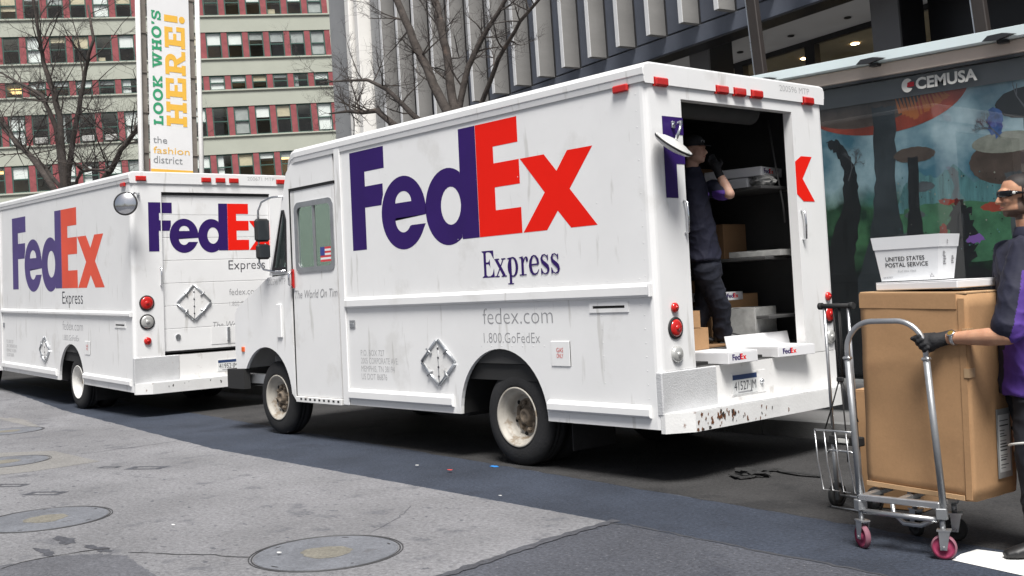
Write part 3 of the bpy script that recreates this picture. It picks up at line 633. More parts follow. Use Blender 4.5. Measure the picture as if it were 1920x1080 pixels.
def truck(p, label, loc=(0, 0, 0), rot=None, group='courier delivery trucks parked along the kerb'):
    T = empty('delivery_truck', (0, 0, 0), 0, label, 'truck', group)
    W, L, zt, zs, xw, xf = p['W'], p['L'], p['zt'], .40, p['xw'], p['xf']
    fo = p['fo']                                                # shift of the cab in x relative to the nearer truck
    ws = 'truck_white'; near = lambda a, b: (a, 0, b); zc = zt - .10
    # --- cargo side panels with wheel arches
    def side(y, s, parent):
        ar = arc(xw - .11, zs, .555, .565, 180, 0, 26)
        out = [(-L, zs)] + ar + [(-.05, zs), (-.05, zc), (-L, zc)]
        return MB().plate(out, [], lambda a, b: (a, y + s * .035, b), lambda a, b: (a, y, b)).build('side_panel', ws, parent)
    sp = side(0, 1, T); side(W, -1, T)
    # wheel wells (dark boxes open below)
    for y0, y1 in ((.04, .62), (W - .62, W - .04)):
        pts = arc(xw - .11, zs, .57, .58, 180, 0, 16); mb = MB()
        mb.add([(a, y0, b) for a, b in pts] + [(a, y1, b) for a, b in pts], [(i, i + 1, 18 + i, 17 + i) for i in range(16)]); mb.add([(a, y1, b) for a, b in pts], [tuple(range(17))])
        mb.build('wheel_well', 'dark_void', T, fix=False)
    # --- belt rail and rub rails
    def rail(x0, x1, z0, z1, y, t=.032, nm='rub_rail'):
        return MB().plate([(0, z0), (-t * .75, z0 + .008), (-t, z0 + .02), (-t, z1 - .028), (-t * .5, z1 - .01), (0, z1)], [], lambda a, b: (x0, y + a, b), lambda a, b: (x1, y + a, b)).build(nm, ws, T)
    def rail_far(x0, x1, z0, z1): return MB().plate([(0, z0), (.03, z0 + .01), (.03, z1 - .02), (0, z1)], [], lambda a, b: (x0, W + a, b), lambda a, b: (x1, W + a, b)).build('rub_rail', ws, T)
    bz0, bz1 = p['belt']
    rail(-L + .06, -.045, bz0, bz1, -.002, nm='belt_rail'); rail_far(-L + .06, -.045, bz0, bz1)
    rail(-L + .07, xw - .75, .455, .562, -.002); rail(xw + .47, -.10, .478, .572, -.002)
    one_box('rail_end_cap', (-.048, -.037, bz0 + .004), (-.03, -.001, bz1 - .004), ws, T, .004)
    one_box('seam_post', (-L - .05, -.018, zs - .005), (-L + .055, -.001, zc + .03), ws, T, .006)
    # rivets: too small to pick apart
    rv = MB(); rr = random.Random(4)
    def rivet(x, z, y=-.0005): rv.lathe([(.0048, 0), (.0035, -.0015), (0, -.002)], (x, y, z), (0, 1, 0), 6)
    for i in range(int((L - .3) / .16)): rivet(-.15 - i * .16, bz0 - .05); rivet(-.15 - i * .16, bz1 + .03)
    for x in (-.12, -.55):
        for k in range(7): rivet(x, .62 + k * .1)
    for k in range(9): rivet(xw - .6 + k * .13, .99)
    for k in range(12): rivet(-rr.uniform(.3, L - .2), rr.uniform(1.55, zc - .1))
    for k in range(12): rivet(-.09, 1.5 + k * .12)
    r_ = rv.build('rivets', ws, T, fix=False); r_['kind'] = 'stuff'
    # --- roof cap with lip, rounded cab front
    cx = -L - .95; mb = MB()
    prof = [(-.012, zt - .145), (-.018, zt - .105), (-.014, zt - .098), (-.024, zt - .092), (-.026, zt - .045), (-.008, zt - .012), (.04, zt)]
    full = prof + [(W - a, b) for a, b in prof[::-1]]; secs = []
    for x, dz, dy in ((.016, -.012, .006), (.012, 0, 0), (-.02, 0, 0), (cx + .14, 0, 0), (cx + .05, -.018, .012), (cx - .02, -.055, .03), (cx - .075, -.115, .05), (cx - .11, -.19, .06)):
        secs.append([(x, a + (dy if a < W / 2 else -dy), b + dz) for a, b in full])
    m_ = len(full); vv = [q for s_ in secs for q in s_]
    mb.add(vv, [(i * m_ + k, i * m_ + k + 1, (i + 1) * m_ + k + 1, (i + 1) * m_ + k) for i in range(len(secs) - 1) for k in range(m_ - 1)]); mb.add(secs[0], [tuple(range(m_))]); mb.add(secs[-1], [tuple(range(m_))])
    mb.build('roof', ws, T)
    # --- rear: corner posts, frame round the doorway
    d0, d1, dz1, dz0 = p['door']                                # y0, y1, top, bottom
    for y, s in ((0, 1), (W, -1)):
        pr = [(-.052, 0), (-.03, .004), (-.012, .016), (-.003, .034), (0, .055), (-.06, .055)]
        MB().plate([(a, y + s * b) for a, b in pr], [], lambda a, b: (a, b, zs), lambda a, b: (a, b, zc)).build('corner_post', ws, T)
    fl = p['sill']
    MB().plate([(.0555, fl), (.0555, zc), (W - .0555, zc), (W - .0555, fl), (d1, fl), (d1, dz1), (d0, dz1), (d0, fl)], [], lambda a, b: (-.085, a, b), lambda a, b: (0, a, b)).build('rear_frame', ws, T)
    one_box('header_lip', (.001, .03, zc - .01), (.008, W - .03, zc + .0), ws, T)
    # --- inside of the cargo box
    hl = empty('cargo_hold'); hl.parent = T
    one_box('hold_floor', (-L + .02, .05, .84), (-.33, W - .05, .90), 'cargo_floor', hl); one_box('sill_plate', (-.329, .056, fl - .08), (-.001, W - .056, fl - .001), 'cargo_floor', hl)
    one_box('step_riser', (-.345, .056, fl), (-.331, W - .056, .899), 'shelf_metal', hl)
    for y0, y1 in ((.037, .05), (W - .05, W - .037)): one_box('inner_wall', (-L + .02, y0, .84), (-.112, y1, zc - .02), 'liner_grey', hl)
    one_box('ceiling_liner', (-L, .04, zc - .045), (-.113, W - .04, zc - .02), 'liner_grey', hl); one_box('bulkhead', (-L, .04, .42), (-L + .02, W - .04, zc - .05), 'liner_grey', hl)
    if p['open']:
        for z in (1.13, 1.62, 2.21):
            one_box('shelf', (-3.7, W - .62, z - .025), (-.22, W - .055, z), 'shelf_metal', hl, .004); one_box('shelf', (-3.7, .055, z - .025), (-.5, .40, z), 'shelf_metal', hl, .004)
        for x in (-1.15, -2.4, -3.6): one_box('shelf_upright', (x, W - .63, .9), (x + .035, W - .595, 2.75), 'shelf_metal', hl); one_box('shelf_upright', (x - .35, .40, .9), (x - .315, .435, 2.75), 'shelf_metal', hl)
        one_box('dome_lamp', (-.6, 1.3, zc - .085), (-.42, 1.75, zc - .046), 'alu_dull', hl, .01)
        MB().tube([(-.30, W - .36, 2.78), (-.26, W - .35, 2.4), (-.22, W - .33, 2.05), (-.21, W - .33, 1.9)], .009, 6).build('door_strap', 'shelf_metal', hl)
        MB().lathe([(.10, 0), (.10, 1.2)], (-.28, d0 + .02, dz1 + .02), (0, 1, 0), 18).build('rolled_door', 'liner_grey', hl)
    else:
        n = 7; h = (dz1 - dz0) / n
        rd = empty('rear_door'); rd.parent = T
        for k in range(n): one_box('door_slat', (-.075, d0 + .004, dz0 + k * h + .002), (-.035, d1 - .004, dz0 + (k + 1) * h - .002), ws, rd, .004)
        one_box('door_backing', (-.085, d0, dz0), (-.076, d1, dz1), 'lettering_faint', rd)
        one_box('door_gasket', (-.06, d0 + .002, dz1 - .04), (-.02, d1 - .002, dz1 - .001), 'black_trim', rd); one_box('bottom_seal', (-.06, d0 + .004, dz0 - .012), (-.03, d1 - .004, dz0 + .012), 'black_trim', rd)
        one_box('latch_plate', (-.034, 1.10, dz0 + .06), (-.030, 1.62, dz0 + .30), ws, rd); one_box('latch_lever', (-.029, 1.33, dz0 + .10), (-.008, 1.37, dz0 + .29), 'steel_bright', rd, .004)
        MB().disc((-.034, .62, dz0 + .2), (1, 0, 0), .035, .015, 14).build('door_lock', 'steel_bright', rd)
    # --- apron, bumper, plate
    one_box('apron', (-.11, .06, .50), (.0, W - .03, fl - .004), 'truck_white_dirty', T)
    MB().box((-.045, -.004, .5), (.014, .615, fl - .002), .008).build('corner_step', 'tread_plate', T)
    MB().plate([(-.02, .0), (.02, .0), (.14, .19), (.14, W - .19), (.02, W), (-.02, W)], [], lambda a, b: (a, b, .375), lambda a, b: (a, b, .515)).build('bumper', 'bumper_white', T)
    MB().plate([(.012, .02), (.02, .02), (.135, .20), (.135, W - .20), (.02, W - .02), (.012, W - .02)], [], lambda a, b: (a, b, .5155), lambda a, b: (a, b, .521)).build('bumper_tread', 'tread_plate', T)
    rz_ = random.Random(p['rs'])
    for k in range(p['rust']):
        y = .21 + abs(rz_.gauss(0, .35)) if p['open'] else rz_.uniform(.3, 2.0); z = rz_.uniform(.385, .50); s_ = rz_.uniform(.005, .022); n_ = 12; ph = [rz_.uniform(0, 6.3) for _ in range(3)]
        if y > W - .25: continue
        pts = [(y + s_ * (1 + .4 * math.sin(2 * t + ph[0]) + .3 * math.sin(5 * t + ph[1])) * math.cos(t) * .6, z + s_ * (1 + .4 * math.sin(3 * t + ph[2])) * math.sin(t)) for t in [6.283 * i / n_ for i in range(n_)]]
        MB().plate([(a, min(max(b, .378), .512)) for a, b in pts], [], None, lambda a, b: (.1404 + .0001 * k, a, b)).build('paint_chip', 'rust' if p['open'] and k % 4 else 'chip_black', T)
    pz, pyy = p['plate']
    lpz = empty('license_plate', (.0, pyy, pz)); lpz.parent = T
    one_box('plate_recess', (.0005, -.16, -.085), (.004, .27, .085), 'truck_white_dirty', lpz)
    one_box('plate', (.0045, -.153, -.076), (.008, .153, .076), 'plate_white', lpz, .001); one_box('plate_band', (.0082, -.15, .035), (.0092, .15, .072), 'plate_blue', lpz)
    text('plate_number', p['plate_no'], 'lettering_dark', lpz, plane_map((.0095, -.135, -.045), (0, 1, 0), (0, 0, 1)), .27, .066)
    one_box('plate_foot_print', (.0082, -.09, -.068), (.0088, .09, -.056), 'lettering_grey', lpz)
    MB().lathe([(.022, 0), (.022, .012), (.012, .025), (0, .028)], (.0, .21, 0), (1, 0, 0), 16).build('plate_bolt', 'steel_bright', lpz)
    # --- lamps
    for y in (.185, W - .10):
        for z, r, m, g in p['lamps']:
            lmp = empty('tail_lamp', (0, y, z)); lmp.parent = T
            if g: MB().lathe([(0, .004), (r + .018, .004), (r + .018, .010), (r, .016), (r - .004, .008)], (0, 0, 0), (1, 0, 0), 28).build('gasket', 'gasket', lmp)
            MB().lathe([(r, .005), (r, .018), (r * .75, .027), (r * .3, .03), (0, .031)], (0, 0, 0), (1, 0, 0), 28).build('lens', m, lmp)
            MB().lathe([(r * .35, .030), (r * .3, .036), (0, .038)], (0, 0, 0), (1, 0, 0), 16).build('bulb_cap', m, lmp)
    for y in p['markers']:
        ml = empty('marker_lamp', (.0, y, p['mz'])); ml.parent = T
        one_box('lamp_base', (.001, -.072, -.034), (.0175, .072, .034), 'lamp_red', ml); MB().box((.018, -.068, -.030), (.042, .068, .030), .009).build('lens', 'lamp_red', ml)
    sm_ = empty('marker_lamp', (-.22, -.001, zt - .165)); sm_.parent = T; MB().box((-.075, -.03, -.028), (.075, 0, .028), .009).build('lens', 'lamp_red', sm_)
    # --- rear logo across frame and door
    lx, lz, lsx, lsy = p['rear_logo']
    if not p['open']:
        # print breaks where the slatted door sits back from the frame
        logo(T, (.0025, lx, lz), (0, 1, 0), (0, 0, 1), (1, 0, 0), lsx, lsy) if False else None
        for g, m in ((G_F, 'logo_purple'),): decal('logo_letter', [[(a, b) for a, b in [(0, 1), (.30, 1), (.30, .783), (.262, .783), (.262, .633), (.30, .633), (.30, .421), (.25, .421), (.25, 0), (0, 0)]]], m, T, (.0025, lx, lz), (0, 1, 0), (0, 0, 1), (1, 0, 0), lsx, lsy)
        for g, m in (([rect(.32, .783, .605, 1)], 'logo_purple'), ([[(.32, .633), (.572, .633), (.572, .52), (.55, .47), (.539, .421), (.32, .421)]], 'logo_purple'), (G_e, 'logo_purple'), (G_d, 'logo_purple'), (G_E, 'logo_red'), (G_x, 'logo_red')):
            decal('logo_letter', g, m, T, (-.0325, lx, lz), (0, 1, 0), (0, 0, 1), (1, 0, 0), lsx, lsy)
        for s_, y, z, w_, h_, m in (('Express', lx + 2.03 * lsx, lz - .27, .56, .13, 'lettering_dark'), ('fedex.com', lx + 2.03 * lsx, lz - .63, .46, .09, 'lettering_grey'), ('1.800.GoFedEx', lx + 2.03 * lsx, lz - .78, .44, .06, 'lettering_faint')):
            text('lettering', s_, m, T, plane_map((-.0328, y, z), (0, 1, 0), (0, 0, 1)), w_, h_, -.008)
        text('lettering', 'The World On Time', 'lettering_grey', T, plane_map((-.0328, lx + 1.55 * lsx, lz - 1.08), (0, 1, 0), (0, 0, 1)), .9, .09, -.01, .22)
    else:
        F_ = [[(0, 1), (.43, 1), (.43, .783), (.262, .783), (.262, .633), (.43, .633), (.43, .421), (.25, .421), (.25, 0), (0, 0)]]
        decal('logo_letter', F_, 'logo_purple', T, (.0025, lx, lz), (0, 1, 0), (0, 0, 1), (1, 0, 0), lsx, lsy)
        yb = (d1 + .005 - lx) / lsx
        decal('logo_letter', [[(3.184, .627), (3.471, .627), (3.193, .314), (3.484, 0), (3.187, 0), (yb, .10), (yb, .545)]], 'logo_red', T, (.0025, lx, lz), (0, 1, 0), (0, 0, 1), (1, 0, 0), lsx, lsy)
        decal('logo_letter', [[(2.90, .36), (2.90, .26), (3.04, .149), (3.187, .02), (3.187, .60), (3.05, .475)]], 'logo_red', T, (-.105, d1 - .0025, lz), (1, 0, 0), (0, 0, 1), (0, -1, 0), 0, 0) if False else None
    # --- side print
    sx0, sz0, ssx, ssy = p['side_logo']
    logo(T, (sx0, -.0012, sz0), (1, 0, 0), (0, 0, 1), (0, -1, 0), ssx, ssy, p['lp'], p['lr'])
    ex = sx0 + 2.03 * ssx
    if p['serif']: decal('lettering', serif_express(), 'logo_purple', T, (ex + .03, -.0012, sz0 - .345), (1, 0, 0), (0, 0, 1), (0, -1, 0), .21, .21)
    else: text('lettering', 'Express', 'lettering_dark', T, plane_map((ex, -.0012, sz0 - .235), (1, 0, 0), (0, 0, 1)), .92, .19, -.006)
    k = p['tk']
    text('lettering', 'fedex.com', 'lettering_grey', T, plane_map((ex - .01, -.0012, 1.17), (1, 0, 0), (0, 0, 1)), .86 * k, .135, -.014)
    text('lettering', '1.800.GoFedEx', 'lettering_grey', T, plane_map((ex - .01, -.0012, 1.015), (1, 0, 0), (0, 0, 1)), .70 * k, .085, -.014)
    for i, s_ in enumerate(('P.O. BOX 727', '2005 CORPORATE AVE.', 'MEMPHIS, TN 38194', 'US DOT 86876')):
        text('lettering', s_, 'lettering_faint', T, plane_map((-L + .27, -.0012, .885 - i * .076), (1, 0, 0), (0, 0, 1)), (.40, .62, .56, .43)[i], .056)
    # --- placard holder, vent slot, fuel door, latch
    def placard(c, X, Y, n, hw_, hh, parent):
        ph = empty('placard_holder'); ph.parent = parent; c, X, Y, n = map(Vector, (c, X, Y, n)); V_ = [c + Y * hh, c + X * hw_, c - Y * hh, c - X * hw_]
        MB().plate([(0, 1), (1, 0), (0, -1), (-1, 0)], [], lambda a, b: c + X * (a * hw_ * .94) + Y * (b * hh * .94) + n * .003, lambda a, b: c + X * (a * hw_ * .94) + Y * (b * hh * .94) + n * .007).build('backing', 'truck_white_dirty', ph)
        for i in range(4):
            a, b = V_[i], V_[(i + 1) % 4]; MB().tube([a.lerp(b, .04) + n * .012, a.lerp(b, .96) + n * .012], .014, 8).build('edge_bar', 'steel_bright', ph)
            m_ = a.lerp(b, .5) + n * .02; d = (m_ - c).normalized(); MB().tube([m_ - d * .045, m_ + d * .03], .010, 6).build('clip', 'alu_dull', ph)
        MB().tube([c + Y * hh * .9 + n * .008, c - Y * hh * .9 + n * .008], .004, 6).build('hinge', 'alu_dull', ph)
        for q in (-.6, -.2, .2, .6): MB().lathe([(.012, 0), (.008, .006), (0, .006)], c + Y * hh * q + n * .009, n, 8).build('screw', 'lettering_dark', ph)
    px_ = p['placard']
    placard((px_, 0, .84), (1, 0, 0), (0, 0, 1), (0, -1, 0), .25, .205, T)
    if not p['open']: placard((-.034, .86, 1.55), (0, 1, 0), (0, 0, 1), (1, 0, 0), .25, .245, T)
    vs_ = empty('vent_slot'); vs_.parent = T
    MB().plate(rect(-.67, 1.245, -.27, 1.325), [rect(-.635, 1.275, -.305, 1.295)], lambda a, b: (a, -.001, b), lambda a, b: (a, -.008, b)).build('vent_plate', ws, vs_); one_box('slot', (-.636, -.0035, 1.274), (-.304, -.0015, 1.296), 'dark_void', vs_)
    fd = empty('fuel_door'); fd.parent = T
    one_box('door_leaf', (xw + .52, -.007, .835), (xw + .73, -.001, 1.03), ws, fd, .003); one_box('shadow_gap', (xw + .731, -.003, .835), (xw + .736, -.001, 1.03), 'black_trim', fd)
    for i, s_ in enumerate(('GAS', 'ONLY')): text('lettering', s_, 'lettering_red', fd, plane_map((xw + .585, -.009, .945 - i * .045), (1, 0, 0), (0, 0, 1)), .075, .034)
    lt = empty('side_latch'); lt.parent = T
    one_box('latch_plate', (-L + .10, -.008, 1.15), (-L + .20, -.001, 1.23), 'alu_dull', lt, .003); one_box('latch_pull', (-L + .115, -.014, 1.16), (-L + .18, -.008, 1.20), 'steel_bright', lt, .003)
    # --- grab handles and rear mirror
    for y, z in ((d0 - .035, 1.92), (d1 + .05, 1.86)):
        MB().tube([(0, y, z - .12), (.035, y, z - .11), (.04, y, z), (.035, y, z + .11), (0, y, z + .12)], .009, 8).build('grab_handle', 'chrome', T)
    mr = empty('rear_mirror', p['mirror']); mr.parent = T
    n_ = Vector(p['mn']).normalized(); b0 = Vector(p['mbase']) - Vector(p['mirror'])
    MB().lathe([(.135, 0), (.15, .004), (.152, -.012), (.13, -.03), (.07, -.045), (0, -.05)], (0, 0, 0), n_, 36).build('mirror_shell', 'black_trim' if not p['open'] else 'mirror_back', mr)
    MB().lathe([(.134, .002), (.10, .018), (.05, .028), (0, .032)], (0, 0, 0), n_, 36).build('mirror_glass', 'chrome' if not p['open'] else 'mirror_back', mr)
    MB().lathe([(.151, .003), (.156, -.004), (.151, -.013)], (0, 0, 0), n_, 36).build('mirror_rim', 'black_trim', mr)
    sgn = 1 if p['open'] else -1
    MB().tube([n_ * .03 * sgn, n_ * .03 * sgn + (b0 - n_ * .03) * .25 + Vector((.05, 0, .05)), b0 * .6 + Vector((.10, -.02, .06)), b0 + Vector((.02, 0, 0)), b0], .011, 8).build('mirror_arm', 'chrome', mr)
    one_box('mirror_bracket', (b0.x - .004, b0.y - .018, b0.z - .025), (b0.x + .010, b0.y + .018, b0.z + .025), 'steel_bright', mr, .003)
    # --- cab: side shells with door opening, door, hood
    f = lambda x: x + fo
    zr = zt - 3.05
    for y, s in ((0, 1), (W, -1)):
        ff = arc(f(-5.72), .40, .55, .555, 0, 146, 20)
        body = [(f(-5.095), .40)] + ff[1:] + [(f(-6.40), .705), (f(-6.42), .9), (f(-6.40), 1.33), (f(-6.34), 1.395), (f(-5.60), 1.715), (f(-5.13), 1.73)]
        MB().plate(body, [], lambda a, b: (a, y + s * .035, b), lambda a, b: (a, y, b)).build('fender', ws, T)
        ap = [(f(-5.57), 1.735), (f(-5.13), 1.735), (f(-5.095), 2.64 + zr), (f(-4.205), 2.64 + zr), (f(-4.205), zc), (f(-4.90), zc), (f(-5.02), zc - .04), (f(-5.13), zc - .14), (f(-5.20), 2.62 + zr * .5)]
        qw = [(f(-5.475), 1.79), (f(-5.185), 1.79), (f(-5.165), 2.30), (f(-5.20), 2.40), (f(-5.24), 2.40)]
        MB().plate(ap, [qw], lambda a, b: (a, y + s * .04, b), lambda a, b: (a, y, b)).build('cab_pillar', ws, T)
        qg = empty('quarter_window'); qg.parent = T; cxx = sum(q[0] for q in qw) / 5; czz = sum(q[1] for q in qw) / 5
        MB().plate([(cxx + (a - cxx) * 1.12, czz + (b - czz) * 1.08) for a, b in qw], [[(cxx + (a - cxx) * .86, czz + (b - czz) * .93) for a, b in qw]], lambda a, b: (a, y + s * .002, b), lambda a, b: (a, y - s * .012, b)).build('gasket', 'black_trim', qg)
        MB().plate(qw, [], lambda a, b: (a, y + s * .02, b), lambda a, b: (a, y + s * .015, b)).build('pane', 'cab_glass', qg)
        # door
        dr = empty('cab_door'); dr.parent = T
        wv = rrect(f(-4.96), 1.775, f(-4.275), 2.435, .07)
        MB().plate([(f(-5.085), .45), (f(-4.215), .45), (f(-4.215), 2.61 + zr), (f(-5.075), 2.61 + zr)], [wv], lambda a, b: (a, y + s * .045, b), lambda a, b: (a, y + s * .012, b)).build('door_skin', ws, dr)
        one_box('door_seal', (f(-5.098), min(y + s * .006, y + s * .04), .42), (f(-5.086), max(y + s * .006, y + s * .04), 2.64 + zr), 'black_trim', dr); one_box('door_track', (f(-5.09), min(y + s * .004, y + s * .04), 2.612 + zr), (f(-4.21), max(y + s * .004, y + s * .04), 2.636 + zr), 'black_trim', dr)
        MB().plate(rrect(f(-5.0), 1.735, f(-4.235), 2.475, .085), [rrect(f(-4.945), 1.79, f(-4.29), 2.42, .06)], lambda a, b: (a, y + s * .014, b), lambda a, b: (a, y + s * .002, b)).build('window_frame', 'alu_dull', dr)
        one_box('window_bar', (f(-4.645), min(y + s * .01, y + s * .03), 1.79), (f(-4.615), max(y + s * .01, y + s * .03), 2.42), 'alu_dull', dr)
        for x0, x1 in ((-4.95, -4.645), (-4.615, -4.29)): one_box('pane', (f(x0), min(y + s * .022, y + s * .026), 1.785), (f(x1), max(y + s * .022, y + s * .026), 2.425), 'cab_glass', dr)
        MB().tube([(f(-5.06), y - s * .01, 1.60), (f(-5.06), y - s * .05, 1.62), (f(-5.06), y - s * .05, 1.74), (f(-5.06), y - s * .01, 1.76)], .014, 8).build('door_handle', 'chrome', dr); one_box('lock_plate', (f(-5.085), min(y, y - s * .012), 1.58), (f(-5.03), max(y, y - s * .012), 1.78), 'lamp_red' if s > 0 else 'alu_dull', dr, .004)
        if s > 0:
            fg = empty('flag_sticker', (f(-4.53), .0205, 1.83)); fg.parent = dr
            for k in range(7): one_box('stripe', (0, 0, k * .0215), (.20, .001, k * .0215 + .0214), 'flag_red' if k % 2 == 0 else 'flag_white', fg)
            one_box('canton', (0, -.0012, .064), (.085, -.0002, .1505), 'flag_blue', fg)
            text('lettering', 'The World On Time' if not p['open'] else 'The World On Tim', 'lettering_grey', dr, plane_map((f(-5.07), .009, 1.47), (1, 0, 0), (0, 0, 1)), .84, .085, -.008, .22)
        st = empty('step_sill'); st.parent = T
        one_box('tread', (f(-5.09), min(y - s * .006, y + s * .2), .385), (f(-4.21), max(y - s * .006, y + s * .2), .445), 'truck_white_dirty', st, .004)
        for k in range(9): one_box('drain_hole', (f(-5.0 + k * .09), min(y - s * .008, y), .41), (f(-4.965 + k * .09), max(y - s * .008, y), .43), 'black_trim', st)
    text('lettering', p['fleet'], 'lettering_faint', T, plane_map((f(-5.62), -.0012, 1.63), (1, 0, 0), (0, 0, 1)), .40, .065)
    text('lettering', p['fleet'], 'lettering_faint', T, plane_map((.0170, W - .62, zt - .085), (0, 1, 0), (0, 0, 1)), .42, .05)
    text('lettering', 'KAYLEVA 3180', 'lettering_faint', T, plane_map((f(-4.75), -.0012, zt - .34), (1, 0, 0), (0, 0, 1)), .40, .055) if False else None
    one_box('fender_vent', (f(-5.42), -.02, 1.06), (f(-5.32), -.001, 1.42), ws, T, .006)
    one_box('side_marker', (f(-6.25), -.016, .90), (f(-6.19), -.001, .955), 'lamp_amber', T, .004)
    # hood top, nose, windscreen, cab front
    MB().add([(f(-6.34), .036, 1.393), (f(-5.60), .036, 1.712), (f(-5.60), W - .036, 1.712), (f(-6.34), W - .036, 1.393), (f(-6.34), .6, 1.43), (f(-5.6), .6, 1.76), (f(-5.6), W - .6, 1.76), (f(-6.34), W - .6, 1.43)], [(0, 1, 5, 4), (4, 5, 6, 7), (7, 6, 2, 3)]).build('hood', ws, T)
    MB().plate(rect(.036, .705, W - .036, 1.393), [rect(.62, .8, W - .62, 1.25)], lambda a, b: (f(-6.36), a, b), lambda a, b: (f(-6.41), a, b)).build('nose_panel', ws, T)
    gr = empty('grille'); gr.parent = T
    for k in range(6): one_box('grille_bar', (f(-6.40), .63, .82 + k * .07), (f(-6.38), W - .63, .85 + k * .07), 'alu_dull', gr)
    one_box('grille_back', (f(-6.35), .62, .8), (f(-6.34), W - .62, 1.25), 'black_trim', gr)
    for y in (.33, W - .33):
        hl2 = empty('headlight', (f(-6.411), y, 1.05)); hl2.parent = T
        MB().lathe([(.13, 0), (.13, .02), (.11, .026)], (0, 0, 0), (-1, 0, 0), 24).build('bezel', 'alu_dull', hl2); MB().lathe([(.11, .015), (.06, .03), (0, .035)], (0, 0, 0), (-1, 0, 0), 24).build('lens', 'lamp_clear', hl2)
    wsl = lambda y, t: (f(-5.59 + .40 * t), y, 1.72 + (2.74 + zr - 1.72) * t)
    MB().plate(rect(.04, 0, W - .04, 1), [rect(.16, .06, W / 2 - .03, .92), rect(W / 2 + .03, .06, W - .16, .92)], lambda a, b: Vector(wsl(a, b)) + Vector((.03, 0, 0)), lambda a, b: wsl(a, b)).build('windscreen_frame', ws, T)
    for y0, y1 in ((.14, W / 2 - .02), (W / 2 + .02, W - .14)): MB().plate(rect(y0, .05, y1, .93), [], lambda a, b: Vector(wsl(a, b)) + Vector((.02, 0, 0)), lambda a, b: Vector(wsl(a, b)) + Vector((.014, 0, 0))).build('windscreen_pane', 'cab_glass', T)
    one_box('cab_floor', (f(-5.6), .05, .80), (f(-4.2), W - .05, .86), 'cargo_floor', T); one_box('dashboard', (f(-5.58), .08, 1.35), (f(-5.25), W - .08, 1.68), 'dash_grey', T, .03); one_box('firewall', (f(-5.62), .05, .98), (f(-5.59), W - .05, 1.7), 'chassis_black', T)
    stw = MB(); stw.lathe([(.19 + .014 * math.cos(a), .014 * math.sin(a)) for a in [i * 1.0472 for i in range(6)]], (0, 0, 0), (0, 0, 1), 28, close=True); stw.box((-.18, -.012, -.008), (.18, .012, .008)); o = stw.build('steering_wheel', 'black_trim', T); o.location = (f(-5.12), .62, 1.66); o.rotation_euler = (0, R(-35), 0)
    se = empty('driver_seat'); se.parent = T; one_box('cushion', (f(-4.95), .42, 1.15), (f(-4.5), .86, 1.28), 'seat_vinyl', se, .04); one_box('backrest', (f(-4.55), .42, 1.25), (f(-4.42), .86, 1.85), 'seat_vinyl', se, .04); one_box('pedestal', (f(-4.85), .52, .861), (f(-4.6), .76, 1.149), 'chassis_black', se)
    one_box('cab_ceiling', (f(-5.05), .05, zc - .06), (f(-4.2), W - .05, zc - .03), 'liner_grey', T)
    # front bumper
    MB().plate([(f(-6.66), .02), (f(-6.60), -.02), (f(-6.2), -.02), (f(-6.2), .06), (f(-6.55), .06), (f(-6.58), .10), (f(-6.58), W - .1), (f(-6.55), W - .06), (f(-6.2), W - .06), (f(-6.2), W + .02), (f(-6.60), W + .02), (f(-6.66), W - .02)], [], lambda a, b: (a, b, .48), lambda a, b: (a, b, .70)).build('front_bumper', 'chassis_black', T)
    for y in (.14, W - .14): one_box('bumper_bracket', (f(-6.5), y - .05, .54), (f(-5.9), y + .05, .64), 'alu_dull', T)
    # door mirrors on a hoop
    mi = empty('door_mirror'); mi.parent = T
    MB().tube([(f(-5.20), -.005, 2.57), (f(-5.36), -.06, 2.57), (f(-5.50), -.10, 2.53), (f(-5.545), -.12, 2.44), (f(-5.56), -.12, 1.88), (f(-5.51), -.10, 1.80), (f(-5.36), -.05, 1.77), (f(-5.20), -.005, 1.77)], .011, 8).build('hoop', 'chrome', mi)
    MB().box((f(-5.52), -.20, 2.10), (f(-5.45), -.03, 2.35), .025).build('main_mirror', 'black_trim', mi); MB().box((f(-5.52), -.19, 1.91), (f(-5.45), -.03, 2.075), .025).build('lower_mirror', 'black_trim', mi)
    one_box('main_glass', (f(-5.449), -.185, 2.12), (f(-5.446), -.045, 2.33), 'lens_grey', mi); one_box('lower_glass', (f(-5.449), -.175, 1.93), (f(-5.446), -.045, 2.06), 'lens_grey', mi)
    # --- running gear
    for y in (.72, W - .72): one_box('chassis_rail', (f(-6.3), y - .04, .50), (-.15, y + .04, .68), 'chassis_black', T)
    one_box('underfloor', (-L, .06, .70), (-.1, W - .06, .835), 'chassis_black', T)
    for x in (xw, f(xf)): MB().tube([(x, .3, .40), (x, W - .3, .40)], .06, 10).build('axle', 'chassis_black', T)
    MB().ellipsoid((xw, W / 2, .40), (.2, .2, .2)).build('differential', 'chassis_black', T)
    MB().tube([(-3.2, W - .5, .42), (-2.2, W - .5, .42)], .15, 14).build('muffler', 'alu_dull', T); one_box('fuel_tank', (xw - 1.5, .12, .36), (xw - .72, .6, .62), 'chassis_black', T, .04)
    MB().tube([(xw - 1.3, .5, .46), (xw + 1.1, .5, .47)], .03, 8).build('tail_pipe', 'alu_dull', T)
    for y in (.12, W - .62): one_box('mud_flap', (xw + .58, y, .16), (xw + .59, y + .48, .62), 'rubber', T)
    rm = p['rim']
    wheel(T, xw, .06, -1, rim_m=rm, dual=True); wheel(T, xw, W - .06, 1, rim_m=rm, dual=True)
    wheel(T, f(xf), .075, -1, rim_m=rm); wheel(T, f(xf), W - .075, 1, rim_m=rm)
    if rot is not None: T.rotation_euler = rot
    T.location = loc
    return T
W1 = 2.25
